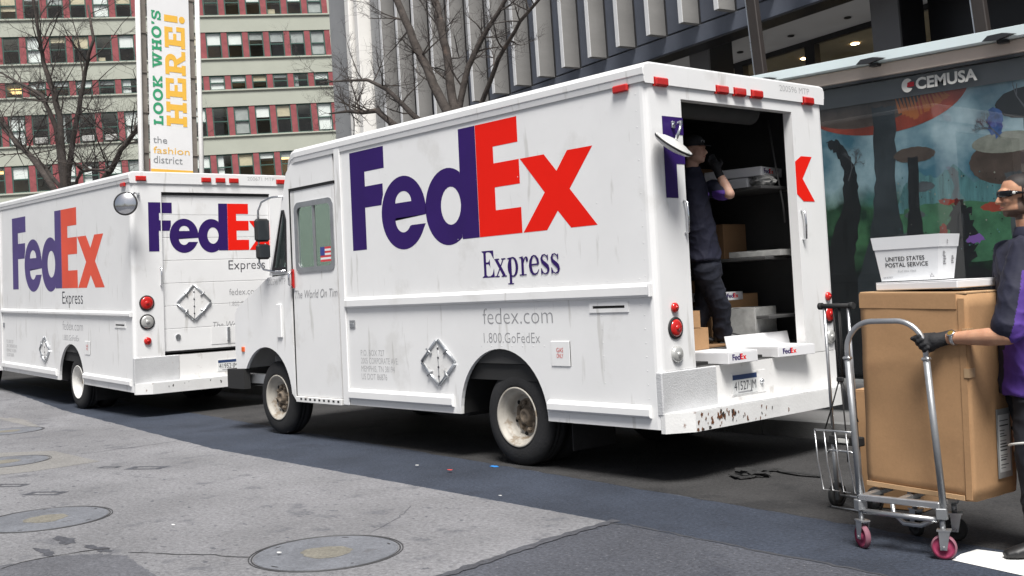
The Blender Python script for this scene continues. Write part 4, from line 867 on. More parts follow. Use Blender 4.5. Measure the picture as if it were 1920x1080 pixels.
truck(dict(W=W1, L=4.10, zt=3.045, xw=-1.64, xf=-5.62, fo=0, belt=(1.345, 1.452), door=(.395, 1.80, 2.80, .81), sill=.812, open=True, plate=(.645, .955), plate_no='41527·JM',
    lamps=((1.262, .036, 'lamp_red', False), (1.115, .062, 'lamp_red', True), (.925, .058, 'lamp_clear', False)), markers=(.16, .87, 1.09, 1.31, 2.02), mz=2.905, rear_logo=(.17, 2.06, .541, .60),
    side_logo=(-3.885, 1.905, .96, .96), lp='logo_purple', lr='logo_red', serif=True, tk=1., placard=-2.585, mirror=(.16, .10, 2.43), mn=(.60, .20, .82), mbase=(.008, .28, 2.60), fleet='200596 MTP', rust=46, rs=5, rim='rim_cream'),
    'nearest white delivery truck with its rear door open and parcels inside')
truck(dict(W=2.30, L=6.15, zt=3.33, xw=-2.41, xf=-5.62, fo=-2.05, belt=(1.395, 1.472), door=(.42, 2.02, 3.06, .90), sill=.86, open=False, plate=(.665, 1.32), plate_no='41952·JM',
    lamps=((1.575, .085, 'lamp_red', True), (1.325, .085, 'lamp_clear', True), (1.07, .05, 'lamp_red', False)), markers=(.14, 1.06, 1.27, 1.47, 2.2), mz=3.235, rear_logo=(.235, 2.26, .565, .66),
    side_logo=(-5.42, 1.80, 1.26, 1.20), lp='logo_purple_faded', lr='logo_red_faded', serif=False, tk=1.05, placard=-3.75, mirror=(.25, -.16, 2.88), mn=(.80, -.58, .10), mbase=(.008, .10, 3.02), fleet='200671 MTP', rust=9, rs=8, rim='rim_white'),
    'farther white delivery truck with its slatted rear door shut, cut by the left edge', (-9.08, -.11, -.06), (0, .025, R(-1.6)))
# ------------------------------------------------------------------ bus shelter with advertising panel
mat('shelter_beam', (.56, .47, .40), .5, var=.08, vscale=2); mat('shelter_dark', (.04, .042, .045), .4, metal=.3); mat('roof_slab', (.72, .82, .83), .35, var=.05, vscale=2)
mat('sign_white', (.74, .73, .68), .5); mat('sign_red', (.5, .02, .03), .5)
def poster_mat():
    """a plain printed landscape: cloudy sky over a green meadow between dark trees"""
    m = bpy.data.materials.new('poster_print'); m.use_nodes = True; n = m.node_tree; b = n.nodes['Principled BSDF']; b.inputs['Roughness'].default_value = .5; L = n.links.new; N = n.nodes.new
    tc = N('ShaderNodeTexCoord'); sp = N('ShaderNodeSeparateXYZ'); L(tc.outputs['Object'], sp.inputs[0])
    nz = N('ShaderNodeTexNoise'); nz.inputs['Scale'].default_value = 2.2; nz.inputs['Detail'].default_value = 7; L(tc.outputs['Object'], nz.inputs[0])
    cl = N('ShaderNodeValToRGB'); L(nz.outputs[0], cl.inputs[0]); cl.color_ramp.elements[0].position = .38; cl.color_ramp.elements[0].color = (.05, .15, .21, 1); cl.color_ramp.elements[1].position = .66; cl.color_ramp.elements[1].color = (.42, .55, .60, 1)
    gn = N('ShaderNodeTexNoise'); gn.inputs['Scale'].default_value = 6; gn.inputs['Detail'].default_value = 6; L(tc.outputs['Object'], gn.inputs[0])
    gr = N('ShaderNodeValToRGB'); L(gn.outputs[0], gr.inputs[0]); gr.color_ramp.elements[0].position = .35; gr.color_ramp.elements[0].color = (.008, .03, .018, 1); gr.color_ramp.elements[1].position = .7; gr.color_ramp.elements[1].color = (.07, .20, .09, 1)
    wob = N('ShaderNodeMath'); wob.operation = 'MULTIPLY_ADD'; wob.inputs[1].default_value = .35; L(gn.outputs[0], wob.inputs[0]); L(sp.outputs['Z'], wob.inputs[2])
    hz = N('ShaderNodeMapRange'); hz.inputs['From Min'].default_value = 2.05; hz.inputs['From Max'].default_value = 2.3; L(wob.outputs[0], hz.inputs[0])
    mx = N('ShaderNodeMix'); mx.data_type = 'RGBA'; L(hz.outputs[0], mx.inputs[0]); L(gr.outputs[0], mx.inputs[6]); L(cl.outputs[0], mx.inputs[7])
    lo = N('ShaderNodeMapRange'); lo.inputs['From Min'].default_value = 1.35; lo.inputs['From Max'].default_value = 1.9; L(wob.outputs[0], lo.inputs[0])
    m2 = N('ShaderNodeMix'); m2.data_type = 'RGBA'; m2.inputs[6].default_value = (.006, .007, .009, 1); L(lo.outputs[0], m2.inputs[0]); L(mx.outputs[2], m2.inputs[7]); L(m2.outputs[2], b.inputs['Base Color'])
    MATS['poster_print'] = m
poster_mat()
mat('print_dark', (.012, .013, .016), .5, var=.3, vscale=4); mat('print_brown', (.085, .06, .05), .5, var=.4, vscale=5); mat('print_red', (.30, .05, .03), .5, var=.4, vscale=6, stretch=(1, 1, .3)); mat('print_teal', (.085, .20, .215), .5, var=.5, vscale=7, stretch=(4, 1, .5)); mat('print_twig', (.10, .10, .11), .5); mat('print_green', (.055, .16, .085), .5, var=.5, vscale=6); mat('print_grey', (.075, .085, .095), .5, var=.4, vscale=8); mat('print_cream', (.26, .26, .22), .5, var=.3, vscale=12); mat('print_orange', (.42, .13, .04), .5); mat('reflection_slate', (.035, .042, .05), .5, var=.5, vscale=3); mat('print_violet', (.22, .10, .38), .5); mat('print_blue', (.04, .10, .28), .5, var=.5, vscale=20)
SY = 3.2
sh = empty('bus_shelter', (0, SY, .14), 0, 'glass bus shelter with a wide poster panel and pale roof edge', 'shelter'); sh.rotation_euler = (0, R(1.2), 0)
z_ = lambda z: z - .14
one_box('beam', (-1.5, -.06, z_(3.205)), (3.6, .06, z_(3.325)), 'shelter_beam', sh, .008); one_box('beam_trim', (-1.5, -.066, z_(3.18)), (3.6, .06, z_(3.203)), 'shelter_dark', sh)
MB().plate([(-.10, z_(3.328)), (1.3, z_(3.328)), (1.3, z_(3.37)), (-.08, z_(3.43)), (-.12, z_(3.42)), (-.12, z_(3.34))], [], lambda a, b: (-1.8, a, b), lambda a, b: (3.7, a, b)).build('roof_pane', 'roof_slab', sh)
for x in (-1.2, -.04, 1.13, 2.3):
    MB().plate([(-.13, 3.335), (-.02, 3.325), (.13, 3.355), (.04, 3.378), (-.08, 3.375)], [], lambda a, b: (x + a, -.125, z_(b)), lambda a, b: (x + a, -.20, z_(b) - .01)).build('roof_clamp', 'shelter_dark', sh); one_box('clamp_arm', (x - .04, -.125, z_(3.30)), (x + .04, -.062, z_(3.326)), 'shelter_dark', sh)
for x in (-1.42, 1.75, 3.5): one_box('post', (x - .06, .0, 0), (x + .06, .12, z_(3.19)), 'shelter_dark', sh, .01)
pp = empty('poster_panel'); pp.parent = sh
one_box('poster', (-1.34, .05, z_(.45)), (1.68, .06, z_(3.18)), 'poster_print', pp)
F3 = lambda a, b: (a, .048, z_(b)); stg = [0]
def pr(name, polys, m):
    mb = MB()
    for q in polys:
        stg[0] += 1; y = .0485 - .00002 * stg[0]; mb.plate(q, [], None, lambda a, b, y=y: (a, y, z_(b)))
    return mb.build(name, m, pp, fix=False)
# printed motifs: rounded canopies, tree shapes, far hills
def wavy(pts, seed, amp=.012, n=7):
    rn = random.Random(seed); out = []
    for i in range(len(pts)):
        a_, b_ = pts[i], pts[(i + 1) % len(pts)]
        for k in range(n): t = k / n; out.append((a_[0] + (b_[0] - a_[0]) * t + rn.uniform(-amp, amp), a_[1] + (b_[1] - a_[1]) * t + rn.uniform(-amp, amp)))
    return out
pr('printed_canopy', [arc(-.10, 3.10, .86, .40, 180, 360, 30)], 'print_red'); pr('printed_canopy', [arc(-.30, 3.05, .62, .27, 178, 362, 24)], 'print_brown')
rp = random.Random(3); pr('printed_gills', [[(x, 3.0), (x + .012, 3.0), (x + .05 + rp.uniform(0, .04), 2.80 + .5 * abs(x - .2)), (x + .03, 2.79 + .5 * abs(x - .2))] for x in [.06 + .035 * i for i in range(14)]], 'print_orange')['kind'] = 'stuff'
pr('printed_hills', [wavy([(.0, 1.95), (.10, 2.2), (.25, 2.32), (.42, 2.25), (.58, 2.36), (.75, 2.18), (.95, 2.28), (1.2, 2.15), (1.66, 2.2), (1.66, 1.95)], 2, .012, 6)], 'print_teal')
pr('printed_meadow', [wavy([(.0, 1.7), (.1, 2.0), (.5, 2.05), (.9, 2.0), (1.66, 2.02), (1.66, 1.6), (.8, 1.5), (.3, 1.55)], 5, .01, 6)], 'print_green')
pr('printed_tree', [wavy([(-.17, 2.95), (.06, 2.95), (.03, 2.2), (.10, 1.6), (.30, 1.1), (.35, .5), (-.6, .5), (-.42, 1.3), (-.24, 1.8), (-.17, 2.3)], 1)], 'reflection_slate')  # central trunk toned slate to paint in a dark reflection on the glass
pr('printed_tree', [wavy([(-.66, 2.70), (-.56, 2.70), (-.45, 2.58), (-.36, 2.35), (-.34, 2.0), (-.42, 1.6), (-.40, 1.0), (-1.3, .9), (-1.3, 1.6), (-.68, 1.7), (-.52, 2.1), (-.50, 2.4), (-.58, 2.58), (-.66, 2.64)], 4)], 'print_dark')
for cx, cz, rx, rz, m in ((.22, 2.50, .20, .07, 'print_brown'), (.27, 2.20, .13, .045, 'print_grey'), (.2, 1.95, .10, .035, 'print_grey'), (1.08, 2.40, .36, .20, 'print_brown'), (1.25, 2.85, .28, .13, 'print_dark'), (1.0, 1.98, .20, .045, 'print_red'), (.12, 1.75, .14, .05, 'print_grey')):
    pr('printed_canopy', [wavy(arc(cx, cz - rz * .3, rx, rz, 0, 350, 22), int(cx * 90), .005, 2)], m)
pr('printed_canopy', [arc(1.05, 2.50, .30, .09, 0, 350, 20)], 'print_cream')
pr('printed_stem', [wavy([(1.02, 2.25), (1.17, 2.25), (1.2, 1.8), (1.3, 1.2), (1.4, .5), (1.0, .5), (1.08, 1.3), (1.05, 1.9)], 7, .008)], 'print_grey'); pr('printed_stem', [wavy([(.16, 2.46), (.26, 2.46), (.25, 2.0), (.30, 1.55), (.1, 1.55), (.14, 2.0)], 8, .006)], 'print_dark'); pr('printed_stem', [wavy([(1.21, 2.76), (1.30, 2.76), (1.31, 2.5), (1.2, 2.5)], 9, .006)], 'print_dark')
pr('printed_shrub', [wavy(arc(.62, 1.72, .13, .30, 0, 345, 18), 11, .03, 3)], 'print_dark'); pr('printed_shrub', [wavy(arc(.62, 1.98, .06, .07, 0, 340, 12), 12, .02, 2)], 'print_dark')
pr('printed_bloom', [wavy(arc(.50, 2.04, .08, .03, 0, 340, 10), 13, .012, 2)], 'print_red'); pr('printed_bloom', [wavy(arc(.46, 1.75, .04, .10, 0, 340, 10), 14, .012, 2)], 'print_red'); pr('printed_bloom', [wavy(arc(.74, 1.70, .08, .04, 0, 340, 10), 15, .012, 2)], 'print_violet'); pr('printed_bloom', [wavy(arc(.97, 2.68, .07, .13, 0, 340, 10), 16, .02, 2)], 'print_blue')
rt_ = random.Random(8); tp = []
def ptw(p, a, L, w, k):
    q = (p[0] + L * math.cos(a), p[1] + L * math.sin(a)); tp.append(vstroke([p, q], [w, w * .6]))
    if k:
        for _ in range(3): ptw(q, a + rt_.uniform(-.85, .85), L * rt_.uniform(.55, .85), w * .62, k - 1)
ptw((1.25, 2.60), 1.75, .17, .024, 5); ptw((1.0, 2.55), 2.3, .10, .012, 4); ptw((-.45, 2.3), 1.2, .12, .014, 4)
tp[:] = [t for t in tp if max(q[1] for q in t) < 3.0 and max(q[0] for q in t) < 1.66]
pr('printed_twigs', tp, 'print_twig')['kind'] = 'stuff'
sp_ = []
for i in range(150):
    x, z = rt_.uniform(.05, 1.6), rt_.uniform(1.55, 2.3); s = rt_.uniform(.003, .009); sp_.append([(x - s, z), (x, z - s), (x + s, z), (x, z + s * 1.3)])
pr('printed_flowers', sp_[::3], 'print_cream')['kind'] = 'stuff'; pr('printed_flowers', sp_[1::3], 'print_teal')['kind'] = 'stuff'; pr('printed_flowers', sp_[2::3], 'print_dark')['kind'] = 'stuff'
pr('printed_mound', [wavy([(-1.3, .5), (-1.3, 1.0), (-.4, 1.15), (.3, 1.45), (.6, 1.5), (.9, 1.42), (1.3, 1.55), (1.66, 1.45), (1.66, .5)], 21, .02)], 'print_dark')
one_box('header_strip', (-1.34, .026, z_(3.0)), (1.68, .032, z_(3.18)), 'column_grey', pp)
one_box('glass_pane', (-1.34, -.012, z_(.42)), (1.68, -.002, z_(3.184)), 'clear_glass', pp)
text('lettering', 'CEMUSA', 'sign_white', sh, plane_map((.30, -.014, z_(3.05)), (1, 0, 0), (0, 0, 1)), .56, .095, .035)
decal('sign_emblem', [(arc(.22, 3.095, .055, .062, 40, 330, 20) + [(.22, 3.075)] + [(.22, 3.115)], [])], 'sign_white', sh, (0, -.014, -.14), (1, 0, 0), (0, 0, 1), (0, -1, 0)); decal('sign_emblem', [[(.215, 3.08), (.285, 3.08), (.285, 3.12), (.225, 3.12)]], 'sign_red', sh, (0, -.0145, -.14), (1, 0, 0), (0, 0, 1), (0, -1, 0))

# ------------------------------------------------------------------ parcels
mat('cardboard', (.405, .235, .115), .88, var=.08, vscale=2.5, bump=.12, bscale=7, grain=.06, gscale=60, stain=((.36, .20, .10), 3, .6, .5)); mat('cardboard_dark', (.22, .125, .06), .85, var=.1, vscale=3); mat('cardboard_top', (.47, .30, .16), .85, var=.06, vscale=3); mat('tape', (.44, .30, .17), .35); mat('box_white', (.74, .74, .75), .7, var=.05, vscale=4, bump=.04, bscale=10); mat('paper_label', (.72, .72, .70), .5); mat('film', (.30, .30, .29), .3, var=.3, vscale=12); mat('tray_white', (.76, .77, .78), .55, var=.03, vscale=5); mat('print_black', (.03, .03, .032), .6)
def parcel(c, d, rz, m, label, bev=.004, rx=0, ry=0, name='parcel_box', logo_face=None, tape=True, cat='box', group=None):
    """c = centre of the base, d = size"""
    e = empty(name, c, rz, label, cat, group); e.rotation_euler = (rx, ry, rz); hx, hy, h = d[0] / 2, d[1] / 2, d[2]
    MB().box((-hx, -hy, .001), (hx, hy, h - .006), bev).build('carton', m, e)
    t = .003
    MB().box((-hx + .001, -hy + .001, h - .006), (-.001, hy - .001, h - .002), .001).build('flap', m, e); MB().box((.001, -hy + .001, h - .006), (hx - .001, hy - .001, h - .002), .001).build('flap', m, e)
    if tape: MB().box((-.025, -hy - .0008, h - .0019), (.025, hy + .0008, h - .0008)).build('tape_strip', 'tape' if m.startswith('card') else 'film', e)
    if logo_face:
        ax, w_ = logo_face
        if ax == 'x': O, X, Nn = (hx + .0008, -hy * .75, h * .3), (0, 1, 0), (1, 0, 0)
        else: O, X, Nn = (-hx * .75, -hy - .0008, h * .3), (1, 0, 0), (0, -1, 0)
        for gl, mm in ((G_F, 'logo_purple'), (G_e, 'logo_purple'), (G_d, 'logo_purple'), (G_E, 'logo_red'), (G_x, 'logo_red')): decal('logo_letter', gl, mm, e, O, X, (0, 0, 1), Nn, w_ / 3.48, min(w_ / 3.48, h * .5))
    return e
def tparcel(*a, **k): return parcel(*a, group='parcels in the open truck', **k)
# on the tail of the open truck
tparcel((-.125, .84, .813), (.44, .36, .09), R(0), 'box_white', 'flat white courier box lying on the left of the truck tail sill', logo_face=('x', .17), tape=False)
tparcel((-.10, 1.56, .813), (.38, .44, .085), R(-6), 'box_white', 'flat white courier box on the sill in front of the open lid', logo_face=('x', .16), tape=False)
ol = empty('open_mailer', (-.265, 1.55, .815), R(-4), 'open white mailer with its lid raised behind the flat sill box', 'box'); ol.rotation_euler = (0, 0, R(-4))
one_box('tray', (-.05, -.36, 0), (.0, .40, .05), 'box_white', ol, .003); M_ = Matrix.Translation((-.03, 0, .05)) @ Matrix.Rotation(R(-12), 4, 'Y'); MB().box((-.004, -.37, 0), (.004, .41, .125), .001, M_).build('lid', 'box_white', ol)
tparcel((-.46, .80, .901), (.24, .38, .175), R(3), 'cardboard', 'lower small brown carton just inside the left door jamb'); tparcel((-.46, .74, 1.078), (.22, .32, .135), R(-4), 'cardboard', 'upper small brown carton stacked inside the left door jamb')
tparcel((-.68, 1.88, 2.212), (.44, .36, .09), R(8), 'box_white', 'white box under the large flat one on the top shelf', tape=False); tparcel((-.60, 1.90, 2.305), (.54, .40, .08), R(10), 'box_white', 'large flat white courier box topping the upper shelf stack', logo_face=('x', .18), tape=False)
sk = empty('plastic_bag', (-.36, 1.85, 2.211), 0, 'crumpled clear plastic bag on the upper shelf', 'bag')
bmx = bmesh.new(); bmesh.ops.create_icosphere(bmx, subdivisions=3, radius=.11)
for v in bmx.verts: v.co *= 1 + random.uniform(-.16, .16); v.co.z = max(v.co.z * .55 + .05, 0)
MB().bm(bmx).build('film', 'film', sk)
tparcel((-.55, 1.78, .902), (.34, .40, .30), R(10), 'film', 'taped grey parcel on the truck floor at the far side', tape=True); tparcel((-.95, 1.75, .902), (.42, .45, .36), R(0), 'cardboard_dark', 'brown carton on the hold floor behind the taped parcel'); tparcel((-.80, 1.68, 1.265), (.34, .36, .075), R(12), 'box_white', 'flat white courier box on top of the brown floor carton', logo_face=('x', .22), tape=False)
tparcel((-.42, 1.92, 1.622), (.50, .40, .055), R(6), 'film', 'grey wrapped parcel on the middle shelf of the truck'); tparcel((-1.1, 1.95, 1.622), (.4, .38, .22), R(-5), 'cardboard_dark', 'dark carton deep on the middle shelf'); tparcel((-1.25, 1.95, 2.212), (.42, .36, .24), R(0), 'cardboard_dark', 'dark carton deep on the upper shelf'); tparcel((-1.6, 1.9, .902), (.5, .45, .4), R(4), 'cardboard_dark', 'large dark carton deep on the hold floor')
rq = random.Random(12)
for i, (x, z, lab) in enumerate(((-.85, 1.132, 'dark carton on the lowest shelf near the taped parcel'), (-1.3, 1.132, 'brown carton in the middle of the lowest shelf'), (-1.8, 1.132, 'brown carton at the back of the lowest shelf'), (-.9, 1.622, 'small carton beside the wrapped parcel on the middle shelf'), (-1.55, 1.622, 'brown carton at the back of the middle shelf'), (-1.0, 2.212, 'brown carton behind the stacked white boxes, upper shelf'), (-1.75, 2.212, 'carton farthest back on the upper shelf'))):
    tparcel((x, 1.92 + rq.uniform(-.03, .02), z), (rq.uniform(.28, .40), rq.uniform(.3, .4), rq.uniform(.16, .34)), R(rq.uniform(-10, 10)), rq.choice(['cardboard_dark', 'cardboard_dark', 'cardboard', 'film']), lab)
fl_ = tparcel((-.62, 1.18, .901), (.42, .60, .018), R(0), 'cardboard_dark', 'flattened carton under the worker on the truck floor', tape=False)

# ------------------------------------------------------------------ platform cart, big carton, mail tray
mat('tube_steel', (.55, .555, .56), .32, metal=.85, var=.12, vscale=10, vrough=.15); mat('frame_grey', (.30, .31, .32), .45, metal=.6, var=.15, vscale=9); mat('caster_pink', (.30, .035, .09), .55, var=.15, vscale=20); mat('caster_tyre', (.22, .09, .12), .75, var=.2, vscale=30); mat('black_rubber', (.02, .02, .02), .8)
ct = empty('platform_cart', (2.20, -.73, 0), R(3), 'steel platform cart with a looped handle and pink casters', 'cart')
xl, xr = -.195, .245
hx0, hx1, hr = xl - .022, xr - .028, .15
MB().tube([(hx0, 0, .96)] + [(hx0 + hr - hr * math.cos(R(a)), 0, 1.04 + hr * math.sin(R(a))) for a in range(0, 91, 9)] + [(hx1 - hr + hr * math.sin(R(a)), 0, 1.04 + hr * math.cos(R(a))) for a in range(0, 91, 9)] + [(hx1, 0, .96)], .0148, 14).build('handle_loop', 'tube_steel', ct)
for x0, x1 in ((xl, xl - .024), (xr + .012, xr - .028)):
    MB().tube([(x0, 0, .20), (x1, 0, 1.0)], .0175, 14).build('upright', 'frame_grey', ct); one_box('collar', (x1 - .0205, -.0205, .988), (x1 + .0205, .0205, 1.006), 'tube_steel', ct, .006)
one_box('deck_bar', (xl, -.03, .252), (xr, .0, .285), 'tube_steel', ct, .005); one_box('deck_bar', (xl, .44, .252), (xr, .47, .285), 'tube_steel', ct, .005)
for x in (xl + .02, (xl + xr) / 2, xr - .02): one_box('deck_rail', (x - .016, .001, .255), (x + .016, .439, .283), 'tube_steel', ct, .004)
MB().tube([(xl + .02, -.01, .195), (xr - .02, -.01, .195)], .0145, 10).build('cross_tube', 'tube_steel', ct)
MB().tube([(-.05, .06, .25), (-.04, .05, .19), (.03, .02, .15), (.12, .02, .15), (.2, .05, .19), (.2, .08, .25)], .013, 10).build('foot_loop', 'tube_steel', ct)
for x in (xl, xr):
    for y in (-.005, .40):
        ca = empty('caster', (x if y < .1 else x * .5, y, 0), R(-30 if x < 0 else 20)); ca.parent = ct; r = .062
        MB().lathe([(r - .008, -.016), (r, -.010), (r, .010), (r - .008, .016)], (0, 0, r), (0, 1, 0), 28).build('tread', 'caster_tyre' if y < .1 else 'black_rubber', ca); MB().lathe([(0, -.014), (.02, -.018), (.022, -.008), (.045, -.006), (r - .007, -.014), (r - .007, .014), (.045, .006), (.022, .008), (.02, .018), (0, .014)], (0, 0, r), (0, 1, 0), 28).build('hub', 'caster_pink' if y < .1 else 'black_rubber', ca)
        for s in (-1, 1): MB().plate([(-.016, r - .012), (.016, r - .012), (.034, .142), (-.02, .142)], [], lambda a, b: (a, s * .021, b), lambda a, b: (a, s * .024, b)).build('fork', 'tube_steel', ca)
        one_box('fork_top', (-.028, -.026, .142), (.04, .026, .15), 'tube_steel', ca); MB().tube([(0, 0, .15), (0, 0, .20)], .014, 10).build('stem', 'frame_grey', ca); MB().tube([(0, -.03, r), (0, .03, r)], .007, 8).build('axle_bolt', 'tube_steel', ca)
        one_box('mount', (-.026, -.026, .20), (.026, .026, .255), 'frame_grey', ca, .004)
bx = empty('large_carton', (2.285, -.415, .288), R(-5), 'tall brown corrugated carton standing on the platform cart', 'carton'); bx.rotation_euler = (0, R(1.5), R(-5)); bw_, bd, bh = .625, .40, 1.035
from mathutils import noise as mno
bmc = bmesh.new(); bmesh.ops.create_cube(bmc, size=1)
for v in bmc.verts: v.co = Vector((v.co.x * bw_, v.co.y * bd, (v.co.z + .5) * bh))
bmesh.ops.subdivide_edges(bmc, edges=list(bmc.edges), cuts=14, use_grid_fill=True)
for v in bmc.verts:
    c = v.co.copy(); ed = sum((abs(c.x) > bw_ / 2 - .001, abs(c.y) > bd / 2 - .001, c.z < .001 or c.z > bh - .001)); k = mno.noise(c * 4.) * .0045 + mno.noise(c * 17.) * .0016
    cen = Vector((0, 0, bh / 2)); d_ = (c - cen); d_ = Vector((d_.x / bw_, d_.y / bd, d_.z / bh)).normalized()
    v.co = c + d_ * (k - (.003 if ed == 2 else (.009 if ed == 3 else -.001)))
MB().bm(bmc, None, True).build('carton', 'cardboard', bx)
MB().box((-bw_ / 2 - .001, -bd / 2 - .0045, bh - .075), (bw_ / 2 - .05, -bd / 2 - .0003, bh + .002), .0008).build('top_fold', 'cardboard', bx); MB().box((-bw_ / 2, -bd / 2 + .002, bh + .0005), (bw_ / 2, -.004, bh + .011), .002).build('flap', 'cardboard_top', bx); MB().box((-bw_ / 2, .004, bh + .0005), (bw_ / 2, bd / 2, bh + .010), .002).build('flap', 'cardboard_top', bx)
MB().box((-bw_ / 2, -bd / 2 - .007, .005), (bw_ / 2 - .05, -bd / 2 - .0005, .03), .001).build('bottom_fold', 'cardboard_top', bx)
MB().box((bw_ / 2 - .042, -bd / 2 - .0052, .012), (bw_ / 2 - .006, -bd / 2 - .0006, bh - .02), .001).build('corner_flap', 'cardboard', bx)
for z in (.62, .82): MB().box((bw_ / 2 - .02, -bd / 2 - .0095, z), (bw_ / 2 + .005, -bd / 2 + .05, z + .045)).build('tape_strip', 'tape', bx)
lb = empty('shipping_label', (bw_ / 2 + .006, .02, .10)); lb.parent = bx
one_box('pouch', (0, -.005, -.01), (.0012, .125, .34), 'film', lb); one_box('label_sheet', (.0014, .01, .02), (.0022, .11, .31), 'paper_label', lb)
rl = random.Random(2); z = .04
while z < .29:
    h = rl.choice([.003, .004, .006, .003]); one_box('print_line', (.0024, .02, z), (.0028, .02 + rl.uniform(.04, .08), z + h), 'print_black', lb); z += h + rl.choice([.008, .012, .02])
fs = parcel((2.33, -.40, 1.345), (.50, .36, .045), R(-8), 'box_white', 'flat white box lying on top of the large carton', tape=False)
ty = empty('mail_tray', (2.235, -.42, 1.394), R(4), 'white corrugated mail tray with black lettering on the cart load', 'tray')
def tray_wall(o, b0, b1, t0, t1, nm): return None
bt, tt, hh = (.155, .10), (.185, .125), .235
q = lambda s, t, z: None
Lp = lambda e, z: [(-e[0], -e[1], z), (e[0], -e[1], z), (e[0], e[1], z), (-e[0], e[1], z)]
ou0, ou1 = Lp(bt, 0), Lp(tt, hh); i0, i1 = Lp((bt[0] - .006, bt[1] - .006), .006), Lp((tt[0] - .006, tt[1] - .006), hh)
MB().add(ou0 + ou1, [(0, 1, 5, 4), (1, 2, 6, 5), (2, 3, 7, 6), (3, 0, 4, 7), (0, 3, 2, 1)]).add(i0 + i1, [(0, 4, 5, 1), (1, 5, 6, 2), (2, 6, 7, 3), (3, 7, 4, 0), (0, 1, 2, 3)]).add(ou1 + i1, [(0, 1, 5, 4), (1, 2, 6, 5), (2, 3, 7, 6), (3, 0, 4, 7)]).build('tray_body', 'tray_white', ty, fix=False)
k0 = .72; e0 = (bt[0] + (tt[0] - bt[0]) * k0 + .004, bt[1] + (tt[1] - bt[1]) * k0 + .004); e1 = (tt[0] + .004, tt[1] + .004)
MB().add(Lp(e0, hh * k0) + Lp(e1, hh + .001), [(0, 1, 5, 4), (1, 2, 6, 5), (2, 3, 7, 6), (3, 0, 4, 7)]).add(Lp((e0[0] - .003, e0[1] - .003), hh * k0) + Lp((e1[0] - .003, e1[1] - .003), hh + .001), [(0, 4, 5, 1), (1, 5, 6, 2), (2, 6, 7, 3), (3, 7, 4, 0)]).add(Lp(e1, hh + .001) + Lp((e1[0] - .003, e1[1] - .003), hh + .001), [(0, 1, 5, 4), (1, 2, 6, 5), (2, 3, 7, 6), (3, 0, 4, 7)]).build('rim_fold', 'tray_white', ty, fix=False)
sl_ = Vector((0, -(tt[1] - bt[1]), hh)).normalized()
ftm = lambda x, z: plane_map((x, -bt[1] - (tt[1] - bt[1]) * z / hh - .0015, z), (1, 0, 0), sl_)
text('lettering', 'UNITED STATES', 'print_black', ty, ftm(-.118, .106), .215, .022, .012); text('lettering', 'POSTAL SERVICE', 'print_black', ty, ftm(-.122, .074), .235, .022, .012); text('lettering', 'FLAT MAIL TRAY', 'lettering_grey', ty, ftm(-.055, .045), .10, .009); text('lettering', 'USPS PROPERTY', 'lettering_grey', ty, ftm(-.142, .014), .055, .009); decal('recycle_mark', [vstroke([(.118, .014), (.128, .032), (.138, .014), (.12, .014)], .004)], 'lettering_grey', ty, (0, -bt[1] - .0035, 0), (1, 0, 0), sl_, (0, -1, 0))
sr = Vector((tt[0] - bt[0], 0, hh)).normalized()
for y, z, w_, h_ in ((-.06, .12, .03, .028), (-.05, .075, .035, .05), (.05, .08, .03, .045), (-.03, .185, .016, .024)):
    X0 = bt[0] + (tt[0] - bt[0]) * z / hh + (.006 if z > .17 else .0018)
    for k in range(4): MB().plate(rect(y, 0, y + w_ * (1 - .25 * (k % 2)), h_ / 6), [], None, lambda a, b: Vector((X0, 0, z)) + Vector((0, a, 0)) + sr * (b + k * h_ / 4)).build('side_print', 'lettering_grey', ty)

# ------------------------------------------------------------------ folding luggage cart behind
lg = empty('folding_luggage_cart', (1.44, .02, 0), R(-4), 'slim folding luggage cart with black elastic cords beside the platform cart', 'cart')
for x in (-.075, .10):
    MB().tube([(x, 0, .06), (x - .005, 0, .45)], .014, 10).build('lower_tube', 'frame_grey', lg); MB().tube([(x - .003, 0, .44), (x - .010, 0, 1.245)], .010, 10).build('upper_tube', 'tube_steel', lg)
MB().tube([(-.12, 0, 1.25), (.13, 0, 1.25)], .016, 10).build('handle_grip', 'black_rubber', lg)
for x in (-.11, .12): MB().tube([(x - .012, 0, 1.25), (x + .012, 0, 1.25)], .022, 10).build('grip_end', 'black_rubber', lg)
one_box('slider_block', (-.10, -.02, .40), (.13, .03, .455), 'black_rubber', lg, .006); one_box('block_sticker', (-.03, -.0225, .415), (.05, -.021, .442), 'sign_white', lg)
for p_, q_ in (((-.02, 0, 1.24), (0, -.01, .80)), ((.02, 0, 1.24), (.015, -.01, .80)), ((0, -.01, .80), (-.13, -.02, .47)), ((.015, -.01, .80), (.125, -.02, .55)), ((.01, -.01, .80), (.03, -.015, .30)), ((.03, 0, 1.24), (.012, .01, .82))):
    MB().tube([p_, tuple((a + b) / 2 + (.004 if i == 0 else 0) for i, (a, b) in enumerate(zip(p_, q_))), q_], .0045, 6).build('elastic_cord', 'black_rubber', lg)
MB().cbox((.008, -.01, .80), (.05, .02, .03), .006).build('cord_hook', 'black_rubber', lg)
MB().tube([(-.17, -.06, .49), (.13, -.06, .49), (.13, -.07, .47)], .006, 8).build('toe_rod', 'tube_steel', lg)
for x in (-.17, -.10, -.02, .06, .13): MB().tube([(x, -.06, .49), (x + .02, -.07, .30), (x + .05, -.075, .13), (x + .09, -.06, .125)], .0045, 6).build('toe_rod', 'tube_steel', lg)
MB().tube([(-.10, -.03, .35), (-.07, -.05, .37), (.08, -.05, .37), (.11, -.03, .35), (.11, -.02, .02)], .008, 8).build('brace', 'tube_steel', lg)
